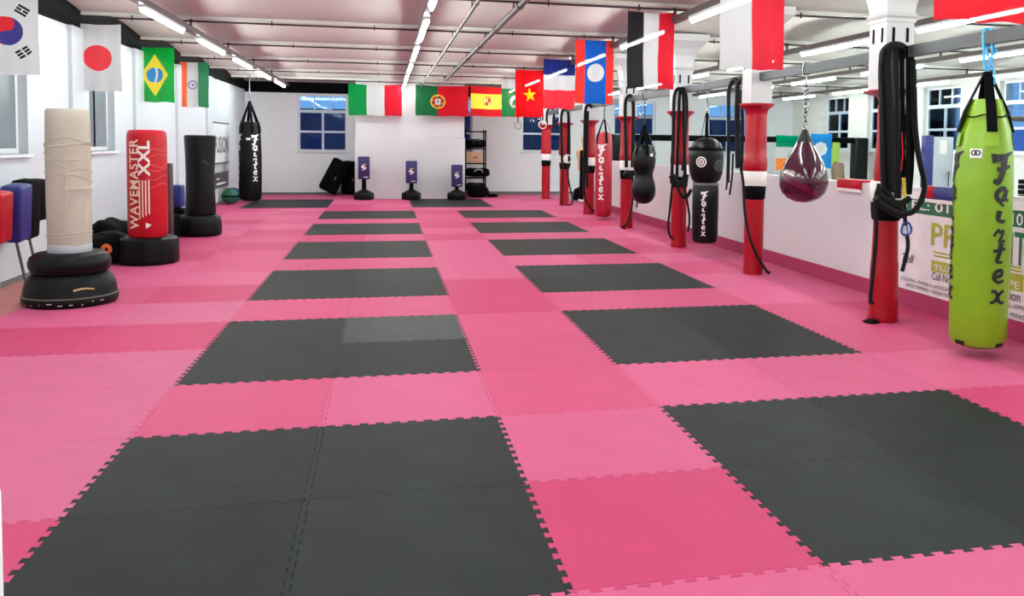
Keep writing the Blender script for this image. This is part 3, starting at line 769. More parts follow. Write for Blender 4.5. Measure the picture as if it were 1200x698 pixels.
# red bag
x, y = 5.88, 14.45; ph = facing(x, y)
r = empty('punch_bag', (x, y, .05), 'red hanging punch bag with white brush lettering', 'punch bag', 'bags hanging from the grey bar')
prof = [(.02, .05), (.13, .06), (.17, .1), (.18, .18), (.182, .8), (.182, 1.4), (.178, 1.65), (.16, 1.78), (.13, 1.84), (.05, 1.86)]
rad = interp(prof); MB().lathe(prof, 48, c=(x, y, 0)).build('body', pm('bright_red_vinyl', (166, 16, 42), .35, var=.06), r)
t = MB(); wrap(t, script_column('Fairtex', .155, .16), ph-.3, 1.5, rad, x, y, 0, .006); wrap(t, dice(*rect2d(.07, .07), 0, .02), ph-.55, 1.53, rad, x, y, 1, .006); t.build('lettering', [WINK, pm('pale_pink_print', (235, 150, 160), .5)], r)
s = MB(); straps(s, x, y, 2.12, 1.62, rad, 5, .045, ph+.3); s.build('strap', BLKM, r)
c = MB(); chain(c, (x, y, 2.1), (x, y, 2.36)); hook(c, x, y, 2.34); c.build('chain', DARKM, r)

# black bag in the far left corner
x, y = -2.02, 20.0; ph = facing(x, y)
r = empty('punch_bag', (x, y, .03), 'large black hanging punch bag with white lettering in the far left corner', 'punch bag')
prof = [(.02, .03), (.2, .04), (.26, .09), (.275, .2), (.28, .6), (.28, 1.2), (.265, 1.6), (.245, 1.9), (.235, 2.05), (.05, 2.06)]
rad = interp(prof); MB().lathe(prof, 48, c=(x, y, 0), mod=lambda a, z: 1+.02*math.sin(a*6)*max(0, z-1.3)).build('body', BLK, r)
for da in (.45, -1.25): t = MB(); wrap(t, script_column('Fairtex', .155, .17), ph+da, 1.62, rad, x, y, 0, .006); t.build('lettering', WINK, r)
t = MB(); wrap(t, dice(*rect2d(.1, .06), 0, .03), ph-.15, 1.62, rad, x, y, 0, .006); t.build('logo_patch', WINK, r)
s = MB(); straps(s, x, y, 2.58, 1.78, rad, 6, .075, ph+.2); s.build('strap', BLKM, r)
MB().tube([(x, y, 2.55), (x, y, 3.0), (x, y+.05, 3.24)], .012, 6).build('hanging_rope', pm('grey_blue_rope', (80, 90, 110), .6), r)

# ------------------------------------------------------------------ free-standing bags on the left
x, y = -1.66, 6.2; ph = facing(x, y)
r = empty('standing_punch_bag', (x, y, 0), 'tall cream free-standing punch bag on a two-tier black base', 'punch bag', 'free-standing punch bags on the left')
b = MB().lathe([(.395, 0), (.415, .03), (.418, .07), (.41, .09), (.405, .1), (.4, .16), (.375, .24), (.335, .29), (.3, .31)], 56, c=(x, y, 0)); b.build('base', BASEB, r)
MB().lathe([(.28, .3), (.33, .31), (.355, .36), (.358, .41), (.34, .46), (.29, .495), (.2, .5)], 56, c=(x, y, 0)).build('upper_base', BASEB, r)
MB().lathe([(.418, .085), (.42, .09), (.414, .097)], 56, c=(x, y, 0)).build('trim_line', pm('dull_line', (88, 84, 70), .6), r)
w_ = MB(); wrap(w_, dice(*ribbon2d([(-.08, 0), (-.02, .012), (.03, .012), (.1, 0)], .02, .012), 0, .02), ph+.25, .17, .402, x, y, 0, .004)
rr_ = random.Random(4)
for k in range(9): wrap(w_, rect2d(rr_.uniform(.01, .05), .006), ph-1.1+k*.22, rr_.uniform(.03, .06), .417, x, y, 1, .003)
w_.build('scuff_mark', [pm('tan_scuff', (200, 170, 110), .6), WINK], r)
MB().lathe([(.187, .49), (.192, .5), (.192, .575), (.188, .58)], 48, c=(x, y, 0)).build('foot_cover', LGREY, r)
MB().lathe([(.188, .56), (.192, .6), (.193, 1.0), (.194, 1.5), (.192, 1.78), (.19, 1.86), (.175, 1.885), (.09, 1.87), (.02, 1.868)], 56, c=(x, y, 0), mod=lambda a, z: 1+.012*math.sin(a*2+z*6)+.006*math.sin(a*5-z*11)).build('cover', CREAM, r)
t = MB()
for k in range(11):
    z0 = 1.6-k*.055; za = z0+rr_.uniform(-.05, .05); zb = z0+rr_.uniform(-.12, .1)
    pts = []
    for q in range(24):
        a = ph-1.7+3.4*q/23; f = q/23; zz = za+(zb-za)*(abs(((f*2.2+k*.31) % 2)-1)); pts.append((x+.2*math.cos(a), y+.2*math.sin(a), zz))
    if k > 5: pts = pts[10:]
    t.tube(pts, .0035, 5)
for z0 in (.66, .69): t.tube([(x+.2*math.cos(ph+a), y+.2*math.sin(ph+a), z0+.01*math.sin(a*2)) for a in [-1.6+3.2*q/16 for q in range(17)]], .003, 5)
t.tube([(x+.198*math.cos(ph-.12), y+.198*math.sin(ph-.12), z) for z in (1.45, 1.3, 1.1, .95)], .003, 5)
t.build('binding_cord', pm('cream_cord', (198, 191, 174), .7), r)

x, y = -1.65, 8.95; ph = facing(x, y)
r = empty('standing_punch_bag', (x, y, 0), 'red free-standing punch bag with cream lettering up its side', 'punch bag', 'free-standing punch bags on the left')
MB().lathe([(.34, 0), (.36, .02), (.365, .06), (.362, .14), (.362, .27), (.35, .32), (.31, .345), (.2, .35)], 48, c=(x, y, 0), mod=lambda a, z: 1+.012*math.sin(a*12)).build('base', BASEB, r)
prof = [(.2, .34), (.228, .35), (.236, .4), (.237, 1.0), (.236, 1.62), (.228, 1.69), (.2, 1.715), (.05, 1.72)]
MB().lathe(prof, 56, c=(x, y, 0), mod=lambda a, z: 1+.004*math.sin(z*60)*(1 if .9 < z < 1.5 else 0)).build('cover', REDV, r)
t = MB()
g = rot90(text_geo('WAVEMASTER', .175, off=.003, space=1.1)); L_ = max(v.y for v in g[0]); k_ = 1.14/L_; g = ([Vector((v.x, v.y*k_, 0)) for v in g[0]], g[1])
wrap(t, dice(*g, 0, .02), ph-.46, .46, .237, x, y, 0, .004)
g = rot90(text_geo('XXL', .185, off=.006, space=1.03)); L_ = max(v.y for v in g[0]); g = ([Vector((v.x, v.y*.44/L_, 0)) for v in g[0]], g[1])
wrap(t, dice(*g, 0, .02), ph+.1, 1.14, .237, x, y, 1, .004)
for q in range(4):
    xo = -.125+q*.036; zt = 1.1; zb = .62-q*-.02
    vs = [Vector((xo, zb-.48, 0)), Vector((xo+.016, zb-.50, 0)), Vector((xo+.016, .0+zt-.48, 0)), Vector((xo, zt-.48, 0))]
    wrap(t, dice(vs, [(0,1,2,3)], 0, .02), ph+.1, .46, .237, x, y, 0, .004)
wrap(t, ([Vector((-.03, .05, 0)), Vector((.035, .02, 0)), Vector((-.03, -.03, 0))], [(0,1,2)]), ph+.02, .49, .237, x, y, 1, .004)
t.build('lettering', [CREAMP, WINK], r)
t = MB()
for k, (z0, am) in enumerate(((1.45, .02), (1.25, .03), (1.2, .02), (1.1, .025), (1.0, .02), (1.38, .015))):
    pts = [(x+.24*math.cos(ph+a), y+.24*math.sin(ph+a), z0+am*math.sin(a*5+k)+.02*a) for a in [-.1+1.5*q/14 for q in range(15)]]; t.tube(pts, .0022, 4)
t.build('crease_line', pm('pink_crease', (236, 130, 130), .5), r)

x, y = -1.69, 12.2; ph = facing(x, y)
r = empty('standing_punch_bag', (x, y, 0), 'black free-standing punch bag, furthest of the row on the left', 'punch bag', 'free-standing punch bags on the left')
MB().lathe([(.33, 0), (.35, .02), (.355, .08), (.35, .2), (.335, .31), (.3, .34), (.2, .35)], 48, c=(x, y, 0), mod=lambda a, z: 1+.012*math.sin(a*10)).build('base', BASEB, r)
MB().lathe([(.2, .34), (.235, .36), (.24, .42), (.225, .8), (.222, 1.0), (.232, 1.3), (.245, 1.6), (.245, 1.65), (.225, 1.67), (.05, 1.66)], 48, c=(x+.03, y, 0), mod=lambda a, z: 1+.015*math.sin(a*3+z*5)).build('cover', BLK, r)
t = MB()
for q in range(3): wrap(t, ribbon2d([(-.06, .06-q*.02), (.06, -.01-q*.02)], .004, .004), ph+.35, 1.22, .235, x+.03, y, 0, .005)
t.build('scratch_mark', GREYM, r)

# ------------------------------------------------------------------ small square pads on stands, back of the room
r = None
EMB = [pm('yellow_print', (225, 195, 110), .5), WINK]
def pad_stand(loc, label, hgt):
    x, y = 0, 0
    r = empty('pad_stand', (0, 0, 0), label, 'punch pad', 'purple square pads on stands')
    MB().lathe([(.25, 0), (.27, .02), (.27, .17), (.25, .19), (.12, .26), (.075, .28)], 6, M=Matrix.Rotation(.2, 4, 'Z')).build('base', BASEB, r)
    MB().lathe([(.062, .26), (.058, .3), (.058, hgt-.5), (.07, hgt-.48)], 16).build('post', BLKM, r)
    MB().rbox((-.155, -.09, hgt-.62), (.155, .09, hgt), .03, 3).build('pad', NAVY, r)
    e = MB()
    def fl(g, mi, zz, eps=.096): e.add([(v.x, -eps, zz+v.y) for v in g[0]], g[1], mi)
    fl(disc2d(.028, 12), 0, hgt-.26); fl(shift2d(disc2d(.035, 12), -.035, -.02), 1, hgt-.26, .097); fl(shift2d(disc2d(.03, 12), .03, -.055), 1, hgt-.26, .097)
    fl(shift2d(disc2d(.025, 10), -.015, -.09), 1, hgt-.26, .097); fl(shift2d(rect2d(.1, .018), .005, .05), 0, hgt-.26)
    fl(shift2d(rect2d(.11, .022), .05, -.3), 1, hgt-.26); e.build('emblem', EMB, r)
    r.location = loc; return r
pad_stand((.79, 20.8, 0), 'tallest purple square punch pad on a black base, left of the three', 1.18)
pad_stand((2.06, 20.8, 0), 'middle purple square punch pad on a black base, by the white panel', 1.07)
pad_stand((3.31, 20.8, 0), 'shortest purple square punch pad on a black base, beside the shelf rack', .97)

# two long black kick pads leaning on the back wall
def long_pad(label, M):
    b = MB().rbox((-.27, -.15, 0), (.27, .15, 1.0), .08, 4, M=M); o = b.build('kick_pad', BLKM, loc=M.translation)
    tag(o, label, 'kick pad', 'long black pads at the back wall')
    h = MB().rbox((.03, -.165, .38), (.07, -.145, .48), .006, 2, M=M); h.build('handle', GREYM, o); return o
long_pad('black padded shield leaning at a slant under the back window', Matrix.Translation((-.32, 22.75, .12)) @ Matrix.Rotation(math.radians(27), 4, 'Y') @ Matrix.Rotation(math.radians(-7), 4, 'X'))
long_pad('black padded shield standing upright beside the slanted one', Matrix.Translation((.34, 23.1, .0)) @ Matrix.Rotation(math.radians(4), 4, 'Y') @ Matrix.Rotation(math.radians(-4), 4, 'X'))

# shelving rack at the end of the panel with its load
sx0, sx1, sy0, sy1 = 3.68, 4.27, 22.2, 22.7
r = empty('shelf_rack', (3.97, 22.45, 0), 'black metal shelf rack behind the end of the white panel', 'shelf')
for px_, py_ in ((sx0, sy0), (sx1, sy0), (sx0, sy1), (sx1, sy1)): MB().box((px_-.02, py_-.02, -.0), (px_+.02, py_+.02, 1.97)).build('upright', BLKM, r)
for z in (.12, .55, .98, 1.42, 1.93): MB().box((sx0-.02, sy0-.02, z-.03), (sx1+.02, sy1+.02, z)).build('shelf_board', BLKM, r)
def sack(name, label, c, d, cat, mat_=None, group=None, rot=0, seed=1):
    bm = bmesh.new(); bmesh.ops.create_icosphere(bm, subdivisions=4, radius=1); rg = random.Random(seed); ph_ = [rg.uniform(0, 6) for _ in range(6)]
    M = Matrix.Translation(c) @ Matrix.Rotation(rot, 4, 'Z'); vs = []
    for v in bm.verts:
        p = v.co; q = Vector([math.copysign(abs(p[i])**.6, p[i]) for i in range(3)])
        k = 1+.07*math.sin(q.x*5+ph_[0])*math.sin(q.z*4+ph_[1])+.05*math.sin(q.y*7+q.x*4+ph_[2])
        q = Vector((q.x*d[0]*k, q.y*d[1]*k, max(-1, q.z)*d[2]*(k if q.z > 0 else 1))); vs.append(M @ q)
    bm.verts.index_update(); mb = MB().add(vs, [[v.index for v in f.verts] for f in bm.faces], 0, True); bm.free()
    o = mb.build(name, mat_ or BLKM, loc=c); return tag(o, label, cat, group)
GS = 'gear on the shelf rack'
for (cx, cz, dx, dz, lab, sd) in ((3.98, 1.56, .32, .13, 'black kit bag on the upper shelf of the rack', 3), (4.05, .7, .36, .13, 'black kit bag with white flash under the cardboard box', 4), (3.98, .26, .32, .13, 'black bag heaped on the bottom shelf of the rack', 5)):
    o = sack('kit_bag', lab, (cx, 22.4, cz), (dx, .27, dz), 'bag', group=GS, seed=sd)
    h = MB().tube([(cx-.12, 22.12, cz+.03), (cx-.05, 22.09, cz+.09), (cx+.08, 22.09, cz+.09), (cx+.14, 22.12, cz+.02)], .012, 6, res=4); h.build('handle', WINK if sd == 4 else GREYM, o)
bxm = MB().rbox((3.7, 22.2, .985), (4.18, 22.62, 1.32), .008, 2); o = bxm.build('cardboard_box', pm('cardboard', (196, 160, 130), .8), loc=(3.95, 22.4, .985)); tag(o, 'brown cardboard box with a red mark on the rack', 'box', GS)
e = MB(); e.box((3.9, 22.195, 1.13), (4.04, 22.199, 1.15)); e.add([(3.92, 22.196, 1.155), (4.02, 22.196, 1.155), (3.97, 22.196, 1.2)], [(0,1,2)]); e.build('printed_mark', pm('red_brown_print', (150, 40, 34), .6), o)
sack('kit_bag', 'black bag slumped on the mats in front of the rack', (4.0, 21.75, .17), (.3, .26, .17), 'bag', seed=9)
sh = sack('shoe', 'dark shoe on the floor right of the rack', (4.42, 21.75, .05), (.16, .06, .05), 'shoe', seed=11)

# ------------------------------------------------------------------ left wall clutter
rl = MB().tube([(-2.58, 6.1, .8), (-2.58, 7.95, .8)], .018, 8)
for yy in (6.35, 7.28, 7.62):
    rl.tube([(-2.6, yy, .8), (-2.45, yy, .0)], .016, 8)
tag(rl.build('pad_rack', GREYM, loc=(-2.5, 7, 0)), 'thin grey metal stand carrying the kick shields at the left edge', 'rack')
def shield(label, y, mt, hgt, top, tilt, xr=0, dep=.3, wd=.2):
    M = Matrix.Translation((xr-wd/2-.02, y, top-hgt)) @ Matrix.Rotation(tilt, 4, 'X') @ Matrix.Rotation(math.radians(4), 4, 'Y')
    o = MB().rbox((-wd/2, -dep/2, 0), (wd/2, dep/2, hgt), .035, 3, M=M).build('kick_shield', mt, loc=M.translation)
    tag(o, label, 'kick shield', 'kick shields at the left wall'); return o
shield('red kick shield cut by the left edge of the photo', 6.33, REDV, .5, 1.08, .06, -2.24)
shield('blue kick shield between the red and the black one', 6.76, BLUEV, .58, 1.13, .08, -2.23)
o = shield('black kick shield with a small white badge beside the blue one', 7.17, BLKM, .63, 1.16, .04, -2.3)
MB().rbox((-2.305, 7.12, .97), (-2.29, 7.18, 1.05), .004, 2).build('badge', WINK, o)
shield('black kick shield half hidden behind the cream bag', 7.66, BLKM, .46, 1.14, .0, -2.38, .3, .2)
GD = 'holdalls on the floor at the left'
o = sack('holdall', 'black holdall with an orange round badge behind the cream bag', (-2.15, 9.0, .2), (.3, .32, .19), 'bag', group=GD, seed=21, rot=.3)
e = MB(); g = disc2d(.07, 18, .02); pa = facing(-2.15, 9.0)
P0 = Vector((-2.05, 8.62, .22)); e.add([P0+Vector((v.x, -v.x*.25, v.y)) for v in g[0]], g[1]); e.build('badge', pm('orange_badge', (222, 110, 50), .5), o)
sack('holdall', 'black holdall heaped at the back, left of the red bag', (-2.3, 9.75, .25), (.26, .4, .24), 'bag', group=GD, seed=22)
def stack_pad(label, c, d, mt, seed): 
    o = MB().rbox(tuple(a-b for a, b in zip(c, d)), tuple(a+b for a, b in zip(c, d)), .03, 3).build('strike_pad', mt, loc=c); tag(o, label, 'pad', 'loose pads along the left wall'); return o
stack_pad('dark maroon tall pad just behind the red bag', (-1.94, 10.9, .62), (.14, .1, .62), pm('dark_maroon', (60, 24, 28), .6), 1)
stack_pad('flat black pad on the floor behind the red bag', (-2.2, 11.6, .2), (.3, .25, .2), BLKM, 2)
stack_pad('blue pad standing left of the black bag', (-2.32, 13.4, .58), (.13, .16, .2), BLUEV, 3)
stack_pad('black box pad under the blue pad', (-2.36, 13.4, .18), (.24, .24, .18), BLKM, 4)
stack_pad('dark red pad standing right of the black bag', (-1.95, 14.0, .26), (.16, .14, .26), pm('wine_red', (110, 30, 50), .5), 5)
# rolled balls in the corner
for (cx, cy, rr, nm, mt) in ((-2.4, 19.35, .2, 'dark green medicine ball in the far left corner', pm('green_rubber', (20, 90, 70), .6)), (-2.42, 19.95, .19, 'blue medicine ball beside the green one', pm('blue_rubber', (50, 80, 140), .6))):
    b = MB().lathe([(rr*math.sin(t*PI/12)+.001, rr-rr*math.cos(t*PI/12)) for t in range(13)], 24, c=(cx, cy, 0)); o = b.build('medicine_ball', mt, loc=(cx, cy, 0)); tag(o, nm, 'ball', 'medicine balls')
    MB().lathe([(rr+.003, rr-.02), (rr+.005, rr), (rr+.003, rr+.02)], 24, c=(cx, cy, 0)).build('seam', BLKM, o)
# wall posters
po = MB().box((XL+.051, 18.3, 1.0), (XL+.06, 20.4, 2.02)); o = po.build('poster', pm('poster_white', (226, 230, 232), .5), loc=(XL+.05, 19.3, 1)); tag(o, 'white wall poster with grey lettering near the far left corner', 'poster')
t = MB(); g = text_geo('FUSION', .5, off=.01)
gl = max(v.x for v in g[0]); t.add([(XL+.062, 18.45+v.x*1.85/gl, 1.28+v.y*1.1) for v in g[0]], g[1]); t.build('lettering', pm('dark_grey_print', (70, 74, 78), .5), o)
t = MB(); t.box((XL+.06, 18.3, 1.98), (XL+.064, 20.4, 2.02)); t.box((XL+.06, 18.3, 1.0), (XL+.064, 20.4, 1.04)); t.build('border', GREYM, o)
po = MB().box((XL+.051, 18.3, .42), (XL+.06, 20.3, .8)); o = po.build('wall_sign', pm('charcoal_sign', (60, 62, 66), .5), loc=(XL+.05, 19.3, .4)); tag(o, 'charcoal strip sign below the white poster', 'sign')
t = MB(); t.box((XL+.06, 18.7, .62), (XL+.064, 19.0, .67)); t.box((XL+.06, 18.7, .5), (XL+.064, 19.9, .54)); t.build('lettering', WINK, o)

# ------------------------------------------------------------------ ropes and bands on the bar
def rope(name, label, cat, strands, group, mt=None, extra=None):
    mb = MB()
    for pts, rr in strands: mb.tube(pts, rr, 8, res=5)
    c = sum((Vector(p) for p in strands[0][0]), Vector())/len(strands[0][0])
    o = mb.build(name, mt or ROPE, loc=c); return tag(o, label, cat, group)
def X(lst, x=5.82): return [atx(px, py, x) for px, py in lst]
def Yp(lst, y): return [at(px, py, y) for px, py in lst]
GRP = 'black bands and ropes on the bar'
# nearest column: thick bundle
yf = 3.84
rope('battle_rope', 'thick black braided rope slung over the bar at the nearest column', 'rope', [
    (Yp([(1036,62),(1033,80),(1034,130),(1035,190),(1036,215),(1040,232)], yf), .03), (Yp([(1041,55),(1040,80),(1042,130),(1043,190),(1045,225)], yf-.04), .032),
    (Yp([(1050,54),(1049,80),(1050,130),(1051,190),(1052,232)], yf-.02), .032), (Yp([(1034,74),(1036,60),(1046,53),(1058,55),(1063,66)], yf-.02), .034),
    (Yp([(1027,235),(1030,222),(1040,226),(1050,240),(1062,250),(1074,244),(1082,228),(1083,212),(1078,190),(1074,165),(1072,140),(1071,100),(1070,70)], yf-.07), .026),
    (Yp([(1026,232),(1034,240),(1046,248),(1058,252)], yf-.1), .034), (Yp([(1030,228),(1042,236),(1056,238),(1066,232)], yf-.09), .03)], GRP)
rope('training_rope', 'black rope tail dangling left of the nearest column towards the floor', 'rope', [(Yp([(1030,215),(1026,240),(1027,270),(1025,300),(1022,330),(1020,352),(1023,355)], yf-.06), .018)], GRP)
rope('training_rope', 'short black rope tail right of the nearest column', 'rope', [(Yp([(1060,240),(1061,262),(1064,285),(1062,300),(1057,318)], yf-.05), .018)], GRP)
sb = MB()
for (a, b, c_, w) in ((1057,1058,1060,.05),(1064,1064,1062,.045),(1069,1069,1066,.04)):
    pts = smooth_path(Yp([(a,54),(a,90),(b,140),(b,190),(c_,228)], yf-.02-.02*(a % 3)), 4); sb.strip(pts, w, (1,0,0), .006)
o = sb.build('resistance_band', BLKM, loc=at(1062,140,yf)); tag(o, 'flat black straps hanging right of the thick rope at the nearest column', 'strap', GRP)
e = MB(); e.strip(Yp([(1059,208),(1060,231)], yf-.1), .035, (1,0,0), .004); e.build('yellow_tag', pm('yellow_black_tag', (190, 160, 50), .5, var=.7, scale=50), o)
e = MB(); e.tube(Yp([(1057,155),(1058,180),(1056,200)], yf-.11), .006, 5); e.build('red_thread', REDV, o)
cb = MB(); ctr = at(1062,268,yf-.06)
pts = [ctr+Vector((.045*math.cos(a)*(1 if math.sin(a) > 0 else 1.2), 0, .06*math.sin(a))) for a in [2*PI*k/16 for k in range(16)]]
cb.tube(pts, .01, 6, closed=True); cb.box(ctr-Vector((.03,.006,.045)), ctr+Vector((.03,.006,.03)), 1)
cb.tube([ctr+Vector((0,0,.06)), ctr+Vector((-.01,0,.13))], .008, 6)
o = cb.build('key_tag', [pm('navy_plastic', (40, 60, 140), .4), pm('pale_blue_plastic', (190, 205, 230), .3)], loc=ctr); tag(o, 'small blue and white tag hanging from the rope bundle', 'tag')
fd = MB().lathe([(.07, .0), (.08, .01), (.05, .025), (.01, .03)], 20, c=(5.72, 4.02, 0)); tag(fd.build('floor_disc', BLKM, loc=(5.72, 4.02, 0)), 'small black disc on the mats at the foot of the nearest column', 'disc')
# second column
rope('resistance_band', 'triple black loops hanging left of the second column', 'band', [
    (X([(853,214),(854,160),(854,112),(857,97),(862,93),(865,104),(865,160),(866,196)]), .026), (X([(864,197),(863,150),(864,105),(869,92),(874,100),(876,130),(876,190),(872,210)], 5.78), .026),
    (X([(869,200),(870,150),(869,105)], 5.8), .022), (X([(851,222),(853,205),(854,180)], 5.8), .014), (X([(855,228),(858,205),(859,180)], 5.8), .014)], GRP)
rope('training_rope', 'black rope running from the band loops down to the second column foot', 'rope', [(Yp([(868,196),(871,215),(873,250),(879,280),(889,303),(899,318),(902,319)], 6.72), .018)], GRP)
# third
rope('resistance_band', 'black band loops hung in front of the third column', 'band', [
    (Yp([(787,215),(789,160),(790,115),(795,104),(801,112),(802,160),(803,215)], 9.42), .028), (Yp([(793,212),(795,150),(797,106),(804,112),(804,150),(800,200)], 9.46), .026), (Yp([(787,205),(792,215),(801,214),(804,204)], 9.4), .05)], GRP)
rope('training_rope', 'thin black rope looping to the floor at the third column', 'rope', [(Yp([(788,215),(785,245),(783,265),(785,276),(789,280)], 9.4), .018), (Yp([(801,215),(806,240),(808,258),(806,272)], 9.4), .018), (Yp([(792,212),(797,226),(804,231),(810,222)], 9.38), .028)], GRP)
# fourth
rope('resistance_band', 'black band loop hung in front of the fourth column', 'band', [(Yp([(734,196),(733,150),(733,120),(738,112),(742,120),(742,160),(741,196)], 12.36), .034), (Yp([(732,202),(737,205),(743,202)], 12.34), .055)], GRP)
rope('training_rope', 'thin black rope trailing to the foot of the fourth column', 'rope', [(Yp([(741,203),(742,225),(740,245),(735,261),(729,266),(733,268)], 12.34), .018), (Yp([(747,205),(748,225),(746,243)], 12.4), .016)], GRP)
# fifth
rope('resistance_band', 'black band hanging straight left of the fifth column', 'band', [(Yp([(684,228),(685,170),(686,130),(690,123),(694,126)], 15.4), .034), (Yp([(688,220),(688,170),(689,130)], 15.38), .03)], GRP)
rope('training_rope', 'thin black rope sagging between the fifth column and the red bag', 'rope', [(Yp([(685,226),(687,236),(692,244),(697,248)], 15.38), .022)], GRP)
# sixth, with loops and a ring
rope('resistance_band', 'black band loop hung in front of the sixth column', 'band', [(Yp([(659,195),(658,160),(658,135),(662,127),(666,133),(667,160),(667,195)], 18.1), .036)], GRP)
rope('training_rope', 'thin black rope looping to the floor at the sixth column', 'rope', [(Yp([(660,195),(659,220),(658,236),(660,240)], 18.05), .02), (Yp([(664,195),(667,215),(671,232),(670,239),(665,240)], 18.05), .02)], GRP)
rope('resistance_band', 'short black band hung at the head of the furthest column', 'band', [(Yp([(641,148),(641,132),(645,127),(649,132),(648,150)], 20.7), .034)], GRP)
RING = pm('pale_wood_ring', (222, 212, 196), .5)
def ring(label, px, py, Y, top, mt, rp=.1):
    c = at(px, py, Y); b = MB().tube([c+Vector((rp*math.cos(a), 0, rp*math.sin(a))) for a in [2*PI*k/24 for k in range(24)]], .014, 8, closed=True)
    o = b.build('gymnastic_ring', mt, loc=c); tag(o, label, 'ring', 'gymnastic rings')
    if top: MB().strip([c+Vector((0,0,rp)), c+Vector((0,.02,top-c.z))], .03, (1,0,0), .005).build('strap', BLKM, o)
ring('dark gymnastic ring hanging below the yellow star flag', 607, 147, 18.2, 3.2, pm('grey_wood_ring', (150, 146, 138), .5), .09)
ring('pale gymnastic ring hanging left of the furthest column', 636, 146, 18.4, 3.2, RING, .1)
ring('pale gymnastic ring on the sixth column', 665, 186, 18.0, 2.4, RING, .1)

# ------------------------------------------------------------------ sponsor banners and cloths on the partition
GREEN = pm('banner_green', (22, 96, 62), .5, var=.03); OLIVE = pm('banner_olive', (168, 172, 50), .5, var=.03); DKG = pm('banner_dark_green', (20, 110, 70), .5)
ban = MB().box((PX0-.006, 2.05, .17), (PX0-.001, 4.95, 1.17)); o = ban.build('sponsor_banner', pm('banner_white', (232, 228, 230), .45), loc=(PX0, 3.5, .17)); tag(o, 'white sponsor banner with green lettering behind the lime bag', 'banner')
gs = MB().box((PX0-.009, 2.05, .955), (PX0-.006, 4.95, 1.095)); gs.build('green_stripe', GREEN, o)
def onwall(body, px0, py0, px1, h, mt, shear=0, off=0):     # lettering on the partition from pixel (px0,py0) to px1
    a = atx(px0, py0, PX0); b = atx(px1, py0, PX0); g = text_geo(body, 1, shear, off)
    x0 = min(v.x for v in g[0]); gl = max(v.x for v in g[0])-x0; y0 = min(v.y for v in g[0]); gh = max(v.y for v in g[0])-y0
    w = a.y-b.y
    t = MB().add([(PX0-.012, a.y-(v.x-x0)/gl*w, a.z+(v.y-y0)/gh*h) for v in g[0]], g[1]); t.build('lettering', mt, o)
onwall('TEL: 012', 1058, 243, 1127, .09, WINK, off=.01)
onwall('10', 1187, 263, 1200, .1, WINK, off=.01)
onwall('PR', 1092, 287, 1124, .22, OLIVE, off=.01)
onwall('IT', 1184, 309, 1204, .28, DKG, off=.01)
onwall('TURF', 1096, 315, 1123, .05, WINK)
onwall('Call Now', 1093, 327, 1121, .075, BINK)
onwall('tion', 1181, 350, 1197, .075, BINK)
onwall('Tell', 1058, 306, 1072, .09, BINK, shear=.3)
onwall('& DECKING • PAVING & LANDSCAPING', 1057, 327, 1120, .035, BINK)
onwall('HEDGE TRIMMING • GARDEN MAINT', 1063, 335, 1119, .035, BINK)
onwall('AL LAWN', 1181, 359, 1202, .04, BINK)
onwall('• PRIVAT', 1182, 370, 1202, .04, BINK)
for (pa, pb, qa, qb) in ((1092, 1124, 304, 317), (1180, 1200, 318, 338)):
    a = atx(pa, qb, PX0); b = atx(pb, qb, PX0); c_ = atx(pa, qa, PX0); ob = MB().box((PX0-.009, b.y, a.z), (PX0-.006, a.y, c_.z)); ob.build('olive_block', OLIVE, o)
for (pa, pb, qa) in ((1095, 1122, 295), (1095, 1122, 299), (1181, 1198, 311), (1181, 1198, 315)):
    a = atx(pa, qa, PX0); b = atx(pb, qa, PX0); MB().box((PX0-.009, b.y, a.z-.008), (PX0-.006, a.y, a.z+.008)).build('olive_line', OLIVE, o)
onwall('TURF', 1095, 316, 1123, .05, WINK); onwall('PE', 1183, 336, 1196, .06, WINK)
def draped(label, pa, pb, top, drop, mt, trim_=None, end=None):
    a = atx(pa, 215, PX0); b = atx(pb, 215, PX0); y0, y1 = b.y, a.y
    d = MB().rbox((PX0-.03, y0, 1.21-drop), (PX0-.01, y1, 1.235), .01, 2); d.rbox((PX0-.03, y0, 1.215), (PX0+.13, y1, 1.24), .01, 2)
    o = d.build('draped_towel', mt, loc=(PX0, (y0+y1)/2, 1.21)); tag(o, label, 'towel', 'cloths over the partition')
    MB().box((PX0-.031, y0, 1.2-drop), (PX0-.009, y1, 1.235-drop)).build('pale_hem', WINK, o)
    if end: MB().rbox((PX0-.034, y1-.13, 1.2-drop+.04), (PX0-.006, y1, 1.243), .01, 2).build('red_end', end, o)
draped('red cloth draped over the white partition below the teardrop bag', 983, 1011, 0, .1, REDV)
draped('blue cloth with a red end draped over the partition by the lime bag', 1088, 1128, 0, .12, BLUEV, end=REDV)

